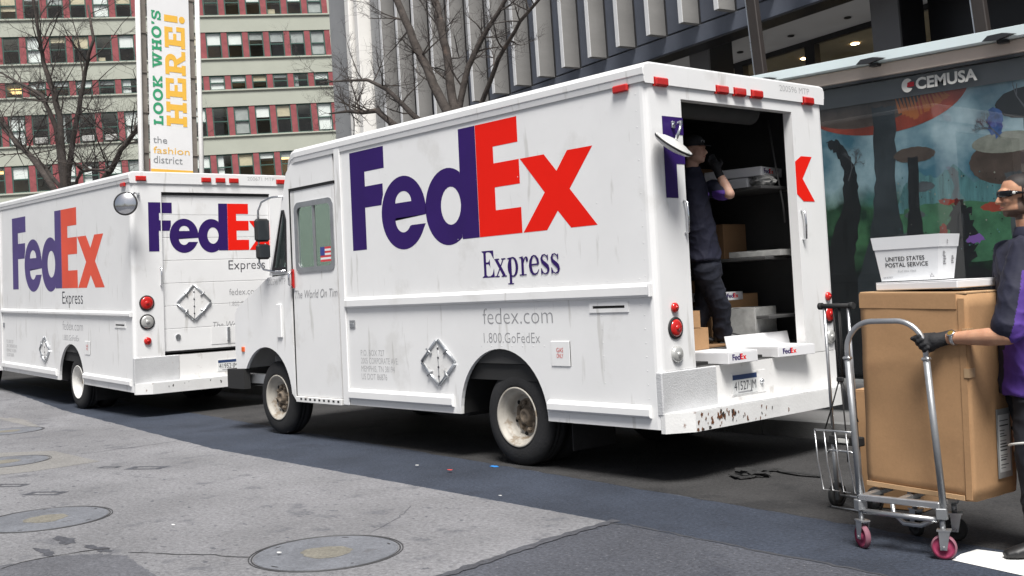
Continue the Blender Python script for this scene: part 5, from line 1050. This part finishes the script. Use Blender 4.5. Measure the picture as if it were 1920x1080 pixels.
MB().tube([(-.12, .06, .075), (.14, .06, .075)], .008, 8).build('axle', 'tube_steel', lg)
MB().tube([(-.12, .0, .012), (.22, -.02, .012)], .006, 8).build('base_rod', 'tube_steel', lg)
for x in (-.12, .15):
    wl = empty('wheel', (x, .06, .076)); wl.parent = lg; MB().lathe([(.05, -.016), (.072, -.016), (.076, -.008), (.076, .008), (.072, .016), (.05, .016)], (0, 0, 0), (1, 0, 0), 26).build('tyre', 'black_rubber', wl); MB().lathe([(0, -.012), (.05, -.010), (.05, .010), (0, .012)], (0, 0, 0), (1, 0, 0), 20).build('hub', 'frame_grey', wl)
parcel((1.62, .34, .0045), (.40, .30, .72), R(6), 'cardboard', 'upright brown carton on the road behind the luggage cart')
# black strap lying on the road
st = MB(); ps = [g2(1372, 893), g2(1385, 900), g2(1408, 898), g2(1420, 892), g2(1436, 886), g2(1456, 884), g2(1470, 888), g2(1500, 893), g2(1540, 896)]
P3 = [Vector((a, b, .012 + .01 * (i % 2))) for i, (a, b) in enumerate(ps)]
for i in range(len(P3) - 1):
    d = (P3[i + 1] - P3[i]); s_ = Vector((-d.y, d.x, 0)).normalized() * .025; st.add([P3[i] - s_, P3[i] + s_, P3[i + 1] + s_, P3[i + 1] - s_, P3[i] - s_ + Vector((0, 0, .004)), P3[i] + s_ + Vector((0, 0, .004)), P3[i + 1] + s_ + Vector((0, 0, .004)), P3[i + 1] - s_ + Vector((0, 0, .004))], [(0, 1, 2, 3), (4, 7, 6, 5), (0, 4, 5, 1), (1, 5, 6, 2), (2, 6, 7, 3), (3, 7, 4, 0)])
sr_ = empty('strap', (0, 0, 0), 0, 'crumpled black strap lying on the road behind the open truck', 'strap'); st.build('webbing', 'black_rubber', sr_, fix=False)
c_ = g2(1412, 892); bmx = bmesh.new(); bmesh.ops.create_icosphere(bmx, subdivisions=3, radius=.1); rb = random.Random(6)
for v in bmx.verts: v.co *= 1 + rb.uniform(-.2, .2); v.co.z = max(0, v.co.z * .35 + .02)
MB().bm(bmx, Matrix.Translation((c_[0], c_[1], .005)) @ Matrix.Diagonal((1.5, .8, 1, 1))).build('coil', 'black_rubber', sr_)
# scraps of litter
for u, v, m, lab, s in ((782, 877, 'paper_label', 'tiny pale blue paper scrap on the dark asphalt band', .02), (843, 886, 'lettering_red', 'thin curled red scrap lying on the dark band', .03), (938, 935, 'paper_label', 'small white scrap at the edge of the concrete', .014), (325, 990, 'paper_label', 'white scrap between the two nearest manhole covers', .016), (524, 1043, 'paper_label', 'white scrap stuck on the nearest manhole cover', .018)):
    c = g2(u, v); rr_ = random.Random(u); mb = MB(); n = 7; ring = [(c[0] + s * rr_.uniform(.6, 1.3) * math.cos(i * 6.283 / n), c[1] + .6 * s * rr_.uniform(.6, 1.3) * math.sin(i * 6.283 / n), .022 + rr_.uniform(0, .006)) for i in range(n)]
    mb.plate([(a, b) for a, b, z in ring], [], lambda a, b: (a, b, .0215), lambda a, b: (a, b, .0235)); tag(mb.build('litter_scrap', m), lab, 'litter', 'scraps of litter on the road')
# ------------------------------------------------------------------ people
mat('lip', (.38, .13, .11), .5); mat('hair', (.035, .03, .03), .9, var=.3, vscale=40, bump=.4, bscale=160)
mat('shirt_navy', (.010, .011, .028), .8, var=.2, vscale=6, bump=.25, bscale=14); mat('shirt_purple', (.075, .030, .23), .8, var=.12, vscale=6, bump=.25, bscale=14); mat('trousers', (.008, .009, .014), .85, var=.25, vscale=5, bump=.3, bscale=10); mat('trousers_navy', (.007, .009, .019), .85, var=.25, vscale=5, bump=.3, bscale=10); mat('glove', (.012, .012, .014), .8, bump=.3, bscale=60); mat('shoe', (.01, .01, .011), .5); mat('gold', (.7, .45, .1), .3, metal=.8); mat('cap_black', (.012, .012, .015), .8); mat('lens_black', (.006, .006, .008), .12); mat('reflective', (.55, .55, .52), .5)
def remesh(name, mb, m, parent, vox, smooth=6, fac=.5):
    o = mb.build(name, None, None, fix=False); md = o.modifiers.new('r', 'REMESH'); md.mode = 'VOXEL'; md.voxel_size = vox; md.use_smooth_shade = True
    s = o.modifiers.new('s', 'SMOOTH'); s.factor = fac; s.iterations = smooth
    dg = bpy.context.evaluated_depsgraph_get(); dg.update(); me = bpy.data.meshes.new_from_object(o.evaluated_get(dg)); old = o.data
    bpy.data.objects.remove(o); bpy.data.meshes.remove(old)
    for p in me.polygons: p.use_smooth = True
    return mesh_obj(name, me, m, parent)
from mathutils import noise as mnoise
def folds(o, amp, sc, seed=0., hem=None):
    """creases in cloth: ridged noise pushed along the normals"""
    me = o.data; nr = [v.normal.copy() for v in me.vertices]
    for v, n in zip(me.vertices, nr):
        c = v.co; k = 0
        for s_, w_ in ((1., 1.), (2.1, .45)):
            q = Vector((c.x * sc[0] + c.z * sc[3], c.y * sc[1] - c.z * sc[3], c.z * sc[2])) * s_ + Vector((seed, seed * 1.7, seed * .3)); r_ = 1 - abs(mnoise.noise(q)) * 2.2; k += w_ * r_ * abs(r_)
        v.co = c + n * (amp * (k - .35))
    me.update()
def mask(o, fn, nm='mask'):
    """smooth per-vertex mask used to tint skin (hair, stubble)"""
    at_ = o.data.attributes.new(nm, 'FLOAT', 'POINT')
    for i, v in enumerate(o.data.vertices): at_.data[i].value = fn(v.co)
def sst(a, b, x): t = min(1, max(0, (x - a) / (b - a))); return t * t * (3 - 2 * t)
def skin_mat(name, base):
    m = bpy.data.materials.new(name); m.use_nodes = True; n = m.node_tree; b = n.nodes['Principled BSDF']; L = n.links.new; N = n.nodes.new
    b.inputs['Roughness'].default_value = .6; b.inputs['Specular IOR Level'].default_value = .3; b.inputs['Subsurface Weight'].default_value = .12; b.inputs['Subsurface Radius'].default_value = (.01, .004, .002)
    tc = N('ShaderNodeTexCoord'); nz = N('ShaderNodeTexNoise'); nz.inputs['Scale'].default_value = 14; nz.inputs['Detail'].default_value = 6; L(tc.outputs['Object'], nz.inputs[0])
    rp = N('ShaderNodeValToRGB'); L(nz.outputs[0], rp.inputs[0]); rp.color_ramp.elements[0].position = .35; rp.color_ramp.elements[1].position = .65
    rp.color_ramp.elements[0].color = (base[0] * .86, base[1] * .78, base[2] * .76, 1); rp.color_ramp.elements[1].color = (base[0] * 1.1, base[1] * 1.1, base[2] * 1.08, 1)
    prev = rp.outputs[0]
    for nm, col, sc_ in (('stubble', (.10, .065, .05), 260), ('hair', (.022, .018, .017), 300)):
        at_ = N('ShaderNodeAttribute'); at_.attribute_name = nm; n6 = N('ShaderNodeTexNoise'); n6.inputs['Scale'].default_value = sc_; L(tc.outputs['Object'], n6.inputs[0])
        ad = N('ShaderNodeMath'); ad.operation = 'MULTIPLY_ADD'; ad.inputs[1].default_value = .5; ad.inputs[2].default_value = -.25; L(n6.outputs[0], ad.inputs[0]); a2 = N('ShaderNodeMath'); a2.operation = 'ADD'; L(at_.outputs['Fac'], a2.inputs[0]); L(ad.outputs[0], a2.inputs[1])
        mu = N('ShaderNodeMath'); mu.operation = 'MULTIPLY'; mu.use_clamp = True; L(a2.outputs[0], mu.inputs[0]); L(at_.outputs['Fac'], mu.inputs[1]); 
        mx = N('ShaderNodeMix'); mx.data_type = 'RGBA'; m7 = N('ShaderNodeMath'); m7.operation = 'MULTIPLY'; m7.use_clamp = True; m7.inputs[1].default_value = 1.5; L(mu.outputs[0], m7.inputs[0]); L(m7.outputs[0], mx.inputs[0]); L(prev, mx.inputs[6]); mx.inputs[7].default_value = (*col, 1); prev = mx.outputs[2]
    L(prev, b.inputs['Base Color'])
    n3 = N('ShaderNodeTexNoise'); n3.inputs['Scale'].default_value = 220; L(tc.outputs['Object'], n3.inputs[0]); bp = N('ShaderNodeBump'); bp.inputs['Strength'].default_value = .12; bp.inputs['Distance'].default_value = .004; L(n3.outputs[0], bp.inputs['Height']); L(bp.outputs[0], b.inputs['Normal'])
    MATS[name] = m
skin_mat('skin', (.50, .275, .175)); skin_mat('skin_pale', (.48, .30, .23))
def cap(mb, pts, rs, n=14):
    """tapered limb with round ends"""
    pts = [Vector(p) for p in pts]; rs = rs if isinstance(rs, (list, tuple)) else [rs] * len(pts)
    mb.tube(pts, list(rs), n, cap=True)
    for p, r in zip(pts, rs): mb.ellipsoid(p, (r, r, r), None, 14, 10)
def loft(mb, rings, n=20):
    """rings = (centre, axis A vector, axis B vector)"""
    vs = []
    for c, A, B in rings:
        for k in range(n): a = 2 * math.pi * k / n; vs.append(Vector(c) + Vector(A) * math.cos(a) + Vector(B) * math.sin(a))
    fs = [(i * n + k, i * n + (k + 1) % n, (i + 1) * n + (k + 1) % n, (i + 1) * n + k) for i in range(len(rings) - 1) for k in range(n)]
    fs += [tuple(range(n))[::-1], tuple(range((len(rings) - 1) * n, len(rings) * n))]
    mb.add(vs, fs, None, True)
Z = Vector((0, 0, 1))
def head(par, c, F, Lh, tilt, sk, hair_len=.006, s=1.0, open_mouth=True):
    """c = centre of the skull; F faces forward, Lh to the person's left"""
    U = Z.copy(); F = (F + U * tilt).normalized(); U = (U - F * U.dot(F)).normalized(); Lh = U.cross(F)
    Mx = Matrix((F, Lh, U)).transposed(); P = lambda a, b, z: Vector(c) + (F * a + Lh * b + U * z) * s
    mb = MB(); E = lambda a, b, z, r: mb.ellipsoid(P(a, b, z), tuple(q * s for q in r), Mx, 20, 14)
    E(-.012, 0, .03, (.098, .077, .088)); E(.03, 0, .0, (.062, .066, .085)); E(.035, 0, -.06, (.052, .054, .055)); E(.066, 0, -.092, (.022, .027, .02)); E(.082, 0, .028, (.018, .05, .014))
    E(.062, .03, -.022, (.03, .026, .03)); E(.062, -.03, -.022, (.03, .026, .03)); E(.01, .045, -.065, (.04, .018, .035)); E(.01, -.045, -.065, (.04, .018, .035))
    cap(mb, [P(.088, 0, .012), P(.104, 0, -.014), P(.112, 0, -.03)], [.009 * s, .012 * s, .013 * s]); E(.098, .012, -.032, (.01, .009, .008)); E(.098, -.012, -.032, (.01, .009, .008))
    E(.084, 0, -.052, (.015, .024, .008)); E(.082, 0, -.071, (.014, .021, .008))
    cap(mb, [P(-.02, 0, -.03), P(-.03, 0, -.11), P(-.04, 0, -.19)], [.056 * s, .055 * s, .064 * s])
    return mb, P, Mx
def ears(mb, P, Mx, s=1.):
    for q in (1, -1):
        mb.ellipsoid(P(-.012, q * .077, -.008), (.02 * s, .008 * s, .034 * s), Mx, 14, 10); mb.ellipsoid(P(-.022, q * .082, .004), (.013 * s, .007 * s, .026 * s), Mx, 12, 8)

# --- man at the cart: seen from his left side, facing picture-left
D0 = 5.80
Fd = Vector((-.70, -.71, 0)).normalized(); Ld = Z.cross(Fd)          # his left is towards the camera
base = at(1950, 1037, 2, 0); base = Vector((base.x, base.y, 0))
pm_ = empty('person', base, 0, 'man in navy and purple shirt, sunglasses and black glove gripping the cart handle', 'person')
def Q(f, l, z): return Fd * f + Ld * l + Z * z                        # local to the empty
hc = Q(-.02, .0, 1.80)
mb, P, Mx = head(pm_, hc, Fd, Ld, -.03, 'skin', s=.95); ears(mb, P, Mx, .95)
cap(mb, [Q(-.07, 0, 1.64), Q(-.06, 0, 1.52)], [.062, .07])
# left arm (bare below the sleeve) and wrist; right arm
hp = Vector((2.20, -.73, 0)) + Vector((math.cos(R(3)) * .215, math.sin(R(3)) * .215, 1.075)) - base   # grip point on the handle
SHL = Q(.045, .21, 1.50); WRL = hp + Fd * -.10 + Ld * .0 + Z * .02
EL = (SHL + WRL) / 2 + Z * -.19 - Fd * .035 + Ld * .17
cap(mb, [SHL, SHL.lerp(EL, .5), EL], [.055, .05, .042]); cap(mb, [EL, EL.lerp(WRL, .3), EL.lerp(WRL, .75), WRL], [.043, .045, .033, .029])
SHR = Q(-.02, -.19, 1.50); ER = Q(-.02, -.27, 1.20); WR_ = Q(.16, -.25, 1.02)
cap(mb, [SHR, ER], [.055, .042]); cap(mb, [ER, ER.lerp(WR_, .3), WR_], [.043, .045, .03])
loft(mb, [(Q(-.03, 0, 1.55), Fd * .07, Ld * .12), (Q(-.02, 0, 1.40), Fd * .10, Ld * .16), (Q(-.02, 0, 1.0), Fd * .09, Ld * .14)])
for q in (1, -1): cap(mb, [Q(-.01, q * .09, .95), Q(0, q * .10, .5), Q(-.03, q * .1, .1)], [.07, .055, .04])
# right hand: palm, four fingers, thumb
def hand(mb, w, d, side, up, s=1., curl=(.3, .6, .6)):
    """relaxed hand: w wrist, d pointing along the forearm, side across the palm towards the thumb, up = back of the hand"""
    cap(mb, [w, w + d * .04 * s], [.028 * s, .032 * s]); mb.ellipsoid(w + d * .06 * s, (.045 * s, .04 * s, .018 * s), Matrix((d, side, up)).transposed())
    for k, ln in enumerate((.068, .078, .072, .055)):
        p = w + d * .095 * s + side * (.028 - .019 * k) * s; v = d.copy(); pts = [p]
        for j, a in enumerate(curl):
            ax = side; v = (v * math.cos(a) - up * math.sin(a)).normalized() if j == 0 else (Matrix.Rotation(a, 3, d.cross(up)) @ v); p = p + v * ln * s * (.45, .32, .23)[j]; pts.append(p)
        cap(mb, pts, [.0095 * s, .009 * s, .0085 * s, .0075 * s], 8)
    p = w + d * .03 * s + side * .03 * s; cap(mb, [p, p + (d * .6 + side * .7).normalized() * .035 * s, p + (d * .95 + side * .45 - up * .2).normalized() * .068 * s], [.013 * s, .0115 * s, .009 * s], 8)
hand(mb, WR_, (Fd * .6 - Z * .8).normalized(), Ld, (Fd * .8 + Z * .6).normalized())
body = remesh('body', mb, 'skin', pm_, .005, 6)
def hd(co):
    q = co - P(0, 0, 0); return q.dot(Mx.col[0]) / .95, abs(q.dot(Mx.col[1])) / .95, q.dot(Mx.col[2]) / .95
def hair_f(co):
    a, l, z = hd(co)
    if z < -.09 or z > .16 or abs(a) > .13 or l > .1: return 0.
    lim = .080 if a > .045 else (.080 - (.045 - a) * 1.4 if a > .018 else (.042 if a > .008 else (-.02 if a > -.004 else (.03 if a > -.036 else -.035))))
    if l > .0815 and -.04 < a < .012 and z < .035: return 0.          # ear
    return sst(lim - .005, lim + .009, z)
def stub_f(co):
    a, l, z = hd(co)
    if z > -.01 or z < -.13 or a < -.02 or a > .10: return 0.
    edge = sst(.030, .012, abs(a - .012)) * sst(.0, -.02, z) * sst(.04, .05, l)          # strip down from the sideburn
    jaw = sst(-.066, -.082, z) * sst(-.01, .01, a); lipn = sst(.012, .006, abs(z + .043)) * sst(.075, .085, a) * .7
    return min(1., max(edge, jaw, lipn) * .9)
mask(body, hair_f, 'hair'); mask(body, stub_f, 'stubble')
# mouth and beard line
MB().ellipsoid(P(.092, 0, -.061), (.009, .019, .004), Mx).build('mouth', 'lip', pm_)
# sunglasses
sg = empty('sunglasses'); sg.parent = pm_
gl = MB(); arcp = [(.062, -.066), (.082, -.054), (.096, -.032), (.102, 0), (.096, .032), (.082, .054), (.062, .066)]
loft(gl, [(P(a, b, .012), Mx.col[0] * .005, Mx.col[2] * .017) for a, b in arcp], 10); gl.build('lens_band', 'lens_black', sg)
for q in (1, -1): MB().tube([P(.066, q * .066, .014), P(.03, q * .077, .013), P(-.012, q * .081, .008)], [.013, .008, .004], 6).build('temple', 'lens_black', sg); MB().lathe([(.0085, 0), (.006, .002), (0, .002)], P(.052, q * .082, .013), Mx.col[1] * q, 14).build('emblem', 'reflective', sg)
# shirt
sb = MB()
loft(sb, [(Q(-.07, 0, 1.595), Fd * .072, Ld * .085), (Q(-.045, 0, 1.565), Fd * .095, Ld * .15), (Q(-.035, 0, 1.52), Fd * .115, Ld * .20), (Q(-.03, 0, 1.42), Fd * .135, Ld * .215), (Q(-.03, 0, 1.25), Fd * .14, Ld * .205), (Q(-.02, 0, 1.05), Fd * .14, Ld * .20), (Q(-.02, 0, .90), Fd * .145, Ld * .21), (Q(-.02, 0, .80), Fd * .15, Ld * .215)], 28)
sl0 = SHL.lerp(EL, .88); cap(sb, [SHL + Ld * -.01, SHL.lerp(EL, .5), sl0], [.078, .082, .080]); sr0 = SHR.lerp(ER, .85); cap(sb, [SHR + Ld * .01, SHR.lerp(ER, .5), sr0], [.078, .08, .078])
shirt = remesh('shirt', sb, 'shirt_navy', pm_, .0075, 4); folds(shirt, .011, (5, 5, 3.2, 3.5), 3.1)
shirt.data.materials.append(MATS['shirt_purple'])
fo_, lo_ = Fd, Ld
for pl in shirt.data.polygons:
    q = pl.center; f, l, z = q.dot(Fd), q.dot(Ld), q.z
    side = l > .02 and z < 1.34 and (-.02 - (1.34 - z) * .30 < f < .085 + (1.34 - z) * .12)
    ax_ = (EL - SHL).normalized(); tt_ = (q - SHL).dot(ax_) / (EL - SHL).length; rad = (q - SHL) - ax_ * (q - SHL).dot(ax_)
    slv = .25 < tt_ < 1.2 and rad.length < .10 and rad.dot(Fd) < .02 - (tt_ - .25) * .02 and l > .12
    if side or slv: pl.material_index = 1
co = MB(); loft(co, [(Q(-.065, 0, 1.575), Fd * .085, Ld * .085), (Q(-.065, 0, 1.60), Fd * .082, Ld * .078), (Q(-.07, 0, 1.635), Fd * .076, Ld * .07), (Q(-.07, 0, 1.64), Fd * .070, Ld * .064)], 24); co.build('collar', 'shirt_navy', pm_)
# trousers and shoes
tb = MB(); loft(tb, [(Q(-.02, 0, .98), Fd * .125, Ld * .17), (Q(-.02, 0, .86), Fd * .135, Ld * .18), (Q(-.015, 0, .80), Fd * .13, Ld * .175)], 24)
FL, FR = Q(.02, .10, 0), Q(-.16, -.09, 0)
for ft, q in ((FL, 1), (FR, -1)):
    hpj = Q(-.015, q * .085, .86); kn = hpj.lerp(ft, .5) + Fd * .03; kn.z = .50; an = ft + Z * .07 - Fd * .0
    cap(tb, [hpj, hpj.lerp(kn, .5), kn, kn.lerp(an, .5), an + Z * .02], [.108, .10, .086, .078, .074])
folds(remesh('trousers', tb, 'trousers', pm_, .008, 5), .010, (4, 4, 6, 2), 1.3)
MB().tube([Q(.06 + .085 * math.cos(a), .10 + .09 * math.sin(a), .56 + .02 * math.sin(a)) for a in [i * .3 for i in range(-3, 9)]], .006, 6).build('piping', 'reflective', pm_)
for ft in (FL, FR):
    fb_ = MB(); loft(fb_, [(ft - Fd * .08 + Z * .045, Ld * .036, Z * .04), (ft - Fd * .03 + Z * .055, Ld * .042, Z * .052), (ft + Fd * .06 + Z * .045, Ld * .045, Z * .042), (ft + Fd * .14 + Z * .032, Ld * .046, Z * .030), (ft + Fd * .19 + Z * .024, Ld * .030, Z * .018)], 18); remesh('shoe', fb_, 'shoe', pm_, .008, 3)
# glove closed round the handle, watch
gb = MB(); dv = (hp - WRL).normalized(); bar = Vector((math.cos(R(3)), math.sin(R(3)), -1.4)).normalized()      # local run of the tube
up_ = bar.cross(dv).normalized()
pal = WRL + dv * .055
cap(gb, [WRL - dv * .035, WRL, pal], [.037, .036, .040]); gb.ellipsoid(pal + dv * .015 , (.05, .045, .026), Matrix((dv, bar, up_)).transposed())
for k, ln in enumerate((1.0, 1.06, 1.0, .86)):
    b_ = hp + bar * (-.036 + .024 * k); rr = .030 * ln; pts = [b_ + (dv * math.cos(a) + up_ * math.sin(a)) * rr * -1 for a in [R(-40), R(-95), R(-150), R(-205), R(-250)]]
    pts2 = [pal + dv * .03 + bar * (-.030 + .021 * k) - up_ * -.012] + pts; cap(gb, [pal + dv * .02 + bar * (-.03 + .02 * k)] + pts, [.014, .0125, .0125, .012, .0115, .0105], 10)
tp_ = pal - bar * .03; cap(gb, [tp_ - dv * .02, tp_ - bar * .012 + dv * .03, hp - bar * .05 + dv * .012 + up_ * .024, hp - bar * .045 + dv * .035 + up_ * .012], [.016, .0145, .0135, .011], 10)
remesh('glove', gb, 'glove', pm_, .0048, 3)
wt = empty('wristwatch'); wt.parent = pm_; wa = (WRL - EL).normalized(); wc = WRL - wa * .052
MB().lathe([(.034, -.010), (.0365, -.008), (.0365, .008), (.034, .010)], wc, wa, 26).build('strap', 'tube_steel', wt)
wn_ = (Ld * .8 + Z * .55).normalized(); wn_ = (wn_ - wa * wn_.dot(wa)).normalized()
MB().lathe([(.020, .030), (.022, .038), (.019, .043), (.016, .042)], wc, wn_, 24).build('case', 'chrome', wt); MB().lathe([(.017, .0405), (0, .042)], wc, wn_, 24).build('dial', 'gold', wt)

# --- worker inside the truck, hand to his ear
fw = Vector((-.62, 1.27, .922)); f0 = fw.copy()
Fw = Vector((.62, .42, 0)).normalized(); Lw = Z.cross(Fw)
pw = empty('person', f0, 0, 'worker in dark cap and navy uniform standing in the open truck with one hand raised', 'person')
def K(f, l, z): return Fw * f + Lw * l + Z * z
def pxl(u, v, dd=0.): return atd(u, v, depth(f0) + dd) - f0
hc2 = pxl(1302, 283, .0); 
mb, P2, M2 = head(pw, hc2, Vector((.86, .22, 0)).normalized(), Lw, .02, 'skin_pale', s=.95); ears(mb, P2, M2, .95)
nk = hc2 - Z * .17 - Fw * .03; SR = pxl(1338, 352, -.05); SL2 = pxl(1285, 350, .1); wai = pxl(1318, 470); hip = pxl(1322, 478)
El2 = pxl(1368, 364, -.22); Wr2 = pxl(1346, 322, -.10)
cap(mb, [nk + Z * .06, nk - Z * .06], [.056, .062]); cap(mb, [SR, El2], [.05, .041]); cap(mb, [El2, El2.lerp(Wr2, .35), Wr2], [.042, .043, .03]); cap(mb, [SL2, SL2 + Vector((-.05, -.04, -.28)), SL2 + Vector((.05, .0, -.5))], [.05, .042, .03])
loft(mb, [(nk - Z * .08, Fw * .06, Lw * .1), (nk - Z * .3, Fw * .09, Lw * .14), (wai, Fw * .08, Lw * .12)])
hand(mb, SL2 + Vector((.05, .0, -.5)), (Fw * .3 - Z).normalized(), Fw, Lw)
remesh('body', mb, 'skin_pale', pw, .008, 4)
MB().ellipsoid(P2(.09, 0, -.061), (.009, .02, .005), M2).build('mouth', 'lip', pw)
cpz = empty('cap'); cpz.parent = pw
cb = MB(); cb.lathe([(.094, .0), (.096, .03), (.09, .06), (.07, .085), (.04, .098), (0, .102)], P2(-.012, 0, .035), M2.col[2], 28); cb.build('crown', 'cap_black', cpz)
vb = MB(); n = 12; pa = [(.085 * math.sin(R(-60 + 120 * i / n)), .06 + .03 * math.cos(R(-60 + 120 * i / n))) for i in range(n + 1)]; pb = [(.075 * math.sin(R(-60 + 120 * i / n)), .10 + .055 * math.cos(R(-60 + 120 * i / n))) for i in range(n + 1)]
vb.plate(pa + pb[::-1], [], lambda a, b: P2(b, a, .038 - (b - .08) * .25), lambda a, b: P2(b, a, .045 - (b - .08) * .25)); vb.build('visor', 'cap_black', cpz)
for i, (gl_, mm) in enumerate(((G_F, 'lettering_faint'), (G_e, 'lettering_faint'), (G_d, 'lettering_faint'), (G_E, 'lettering_faint'), (G_x, 'lettering_faint'))): decal('cap_lettering', gl_, mm, cpz, P2(.0855, .035, .062), M2.col[1] * -1, M2.col[2], M2.col[0], .02, .022)
gb = MB(); dv2 = (pxl(1329, 288, .02) - Wr2).normalized(); hand(gb, Wr2, dv2, (Fw * .5 - dv2 * Fw.dot(dv2) * .5 + Z * .1).normalized(), (dv2.cross(Fw)).normalized() * -1, 1.12, (.5, .7, .6)); cap(gb, [Wr2 - dv2 * .05, Wr2], [.036, .034]); remesh('glove', gb, 'glove', pw, .006, 3)
sb = MB(); ch = nk - Z * .28
loft(sb, [(nk + Z * .035, Fw * .066, Lw * .066), (nk - Z * .02, Fw * .075, Lw * .09), (nk - Z * .07, Fw * .10, Lw * .15), (nk - Z * .15, Fw * .12, Lw * .195), (ch, Fw * .135, Lw * .205), (ch.lerp(wai, .5), Fw * .14, Lw * .195), (wai, Fw * .14, Lw * .19), (wai - Z * .08, Fw * .145, Lw * .195)], 26)
cap(sb, [SR - Z * .01, SR.lerp(El2, .4), SR.lerp(El2, .66)], [.075, .076, .07]); cap(sb, [SL2, SL2 + Vector((-.04, -.03, -.24))], [.075, .07])
sh2 = remesh('shirt', sb, 'shirt_navy', pw, .009, 4); folds(sh2, .012, (5, 5, 3.2, 3.5), 7.7); sh2.data.materials.append(MATS['shirt_purple'])
for pl in sh2.data.polygons:
    if (pl.center - SR.lerp(El2, .75)).length < .11 and pl.center.z < SR.lerp(El2, .8).z + .02: pl.material_index = 1
MB().box((0, 0, 0), (.002, .07, .022)).build('chest_patch', 'shirt_purple', pw).matrix_local = Matrix.Translation(ch + Fw * .138 + Lw * -.13 + Z * .06) @ Matrix((Fw, -Lw, Z)).transposed().to_4x4()
tb = MB(); loft(tb, [(wai - Z * .02, Fw * .12, Lw * .165), (hip - Z * .1, Fw * .13, Lw * .175), (hip - Z * .17, Fw * .125, Lw * .17)], 24)
f1, f2 = Vector((.06, .17, 0)), K(-.12, .08, 0)
for ft, q in ((f1, -1), (f2, 1)):
    hj = hip - Z * .12 + Lw * q * .085; kn = hj.lerp(ft, .5) + Fw * .05; an = ft + Z * .08; cap(tb, [hj, hj.lerp(kn, .5), kn, kn.lerp(an, .5), an], [.105, .095, .082, .076, .075])
folds(remesh('trousers', tb, 'trousers_navy', pw, .009, 4), .012, (4, 4, 6, 2), 5.2)
for ft in (f1, f2):
    fb_ = MB(); loft(fb_, [(ft - Fw * .08 + Z * .045, Lw * .036, Z * .04), (ft - Fw * .03 + Z * .055, Lw * .042, Z * .052), (ft + Fw * .06 + Z * .045, Lw * .045, Z * .042), (ft + Fw * .14 + Z * .032, Lw * .046, Z * .030), (ft + Fw * .19 + Z * .024, Lw * .03, Z * .018)], 18); remesh('shoe', fb_, 'shoe', pw, .009, 3)
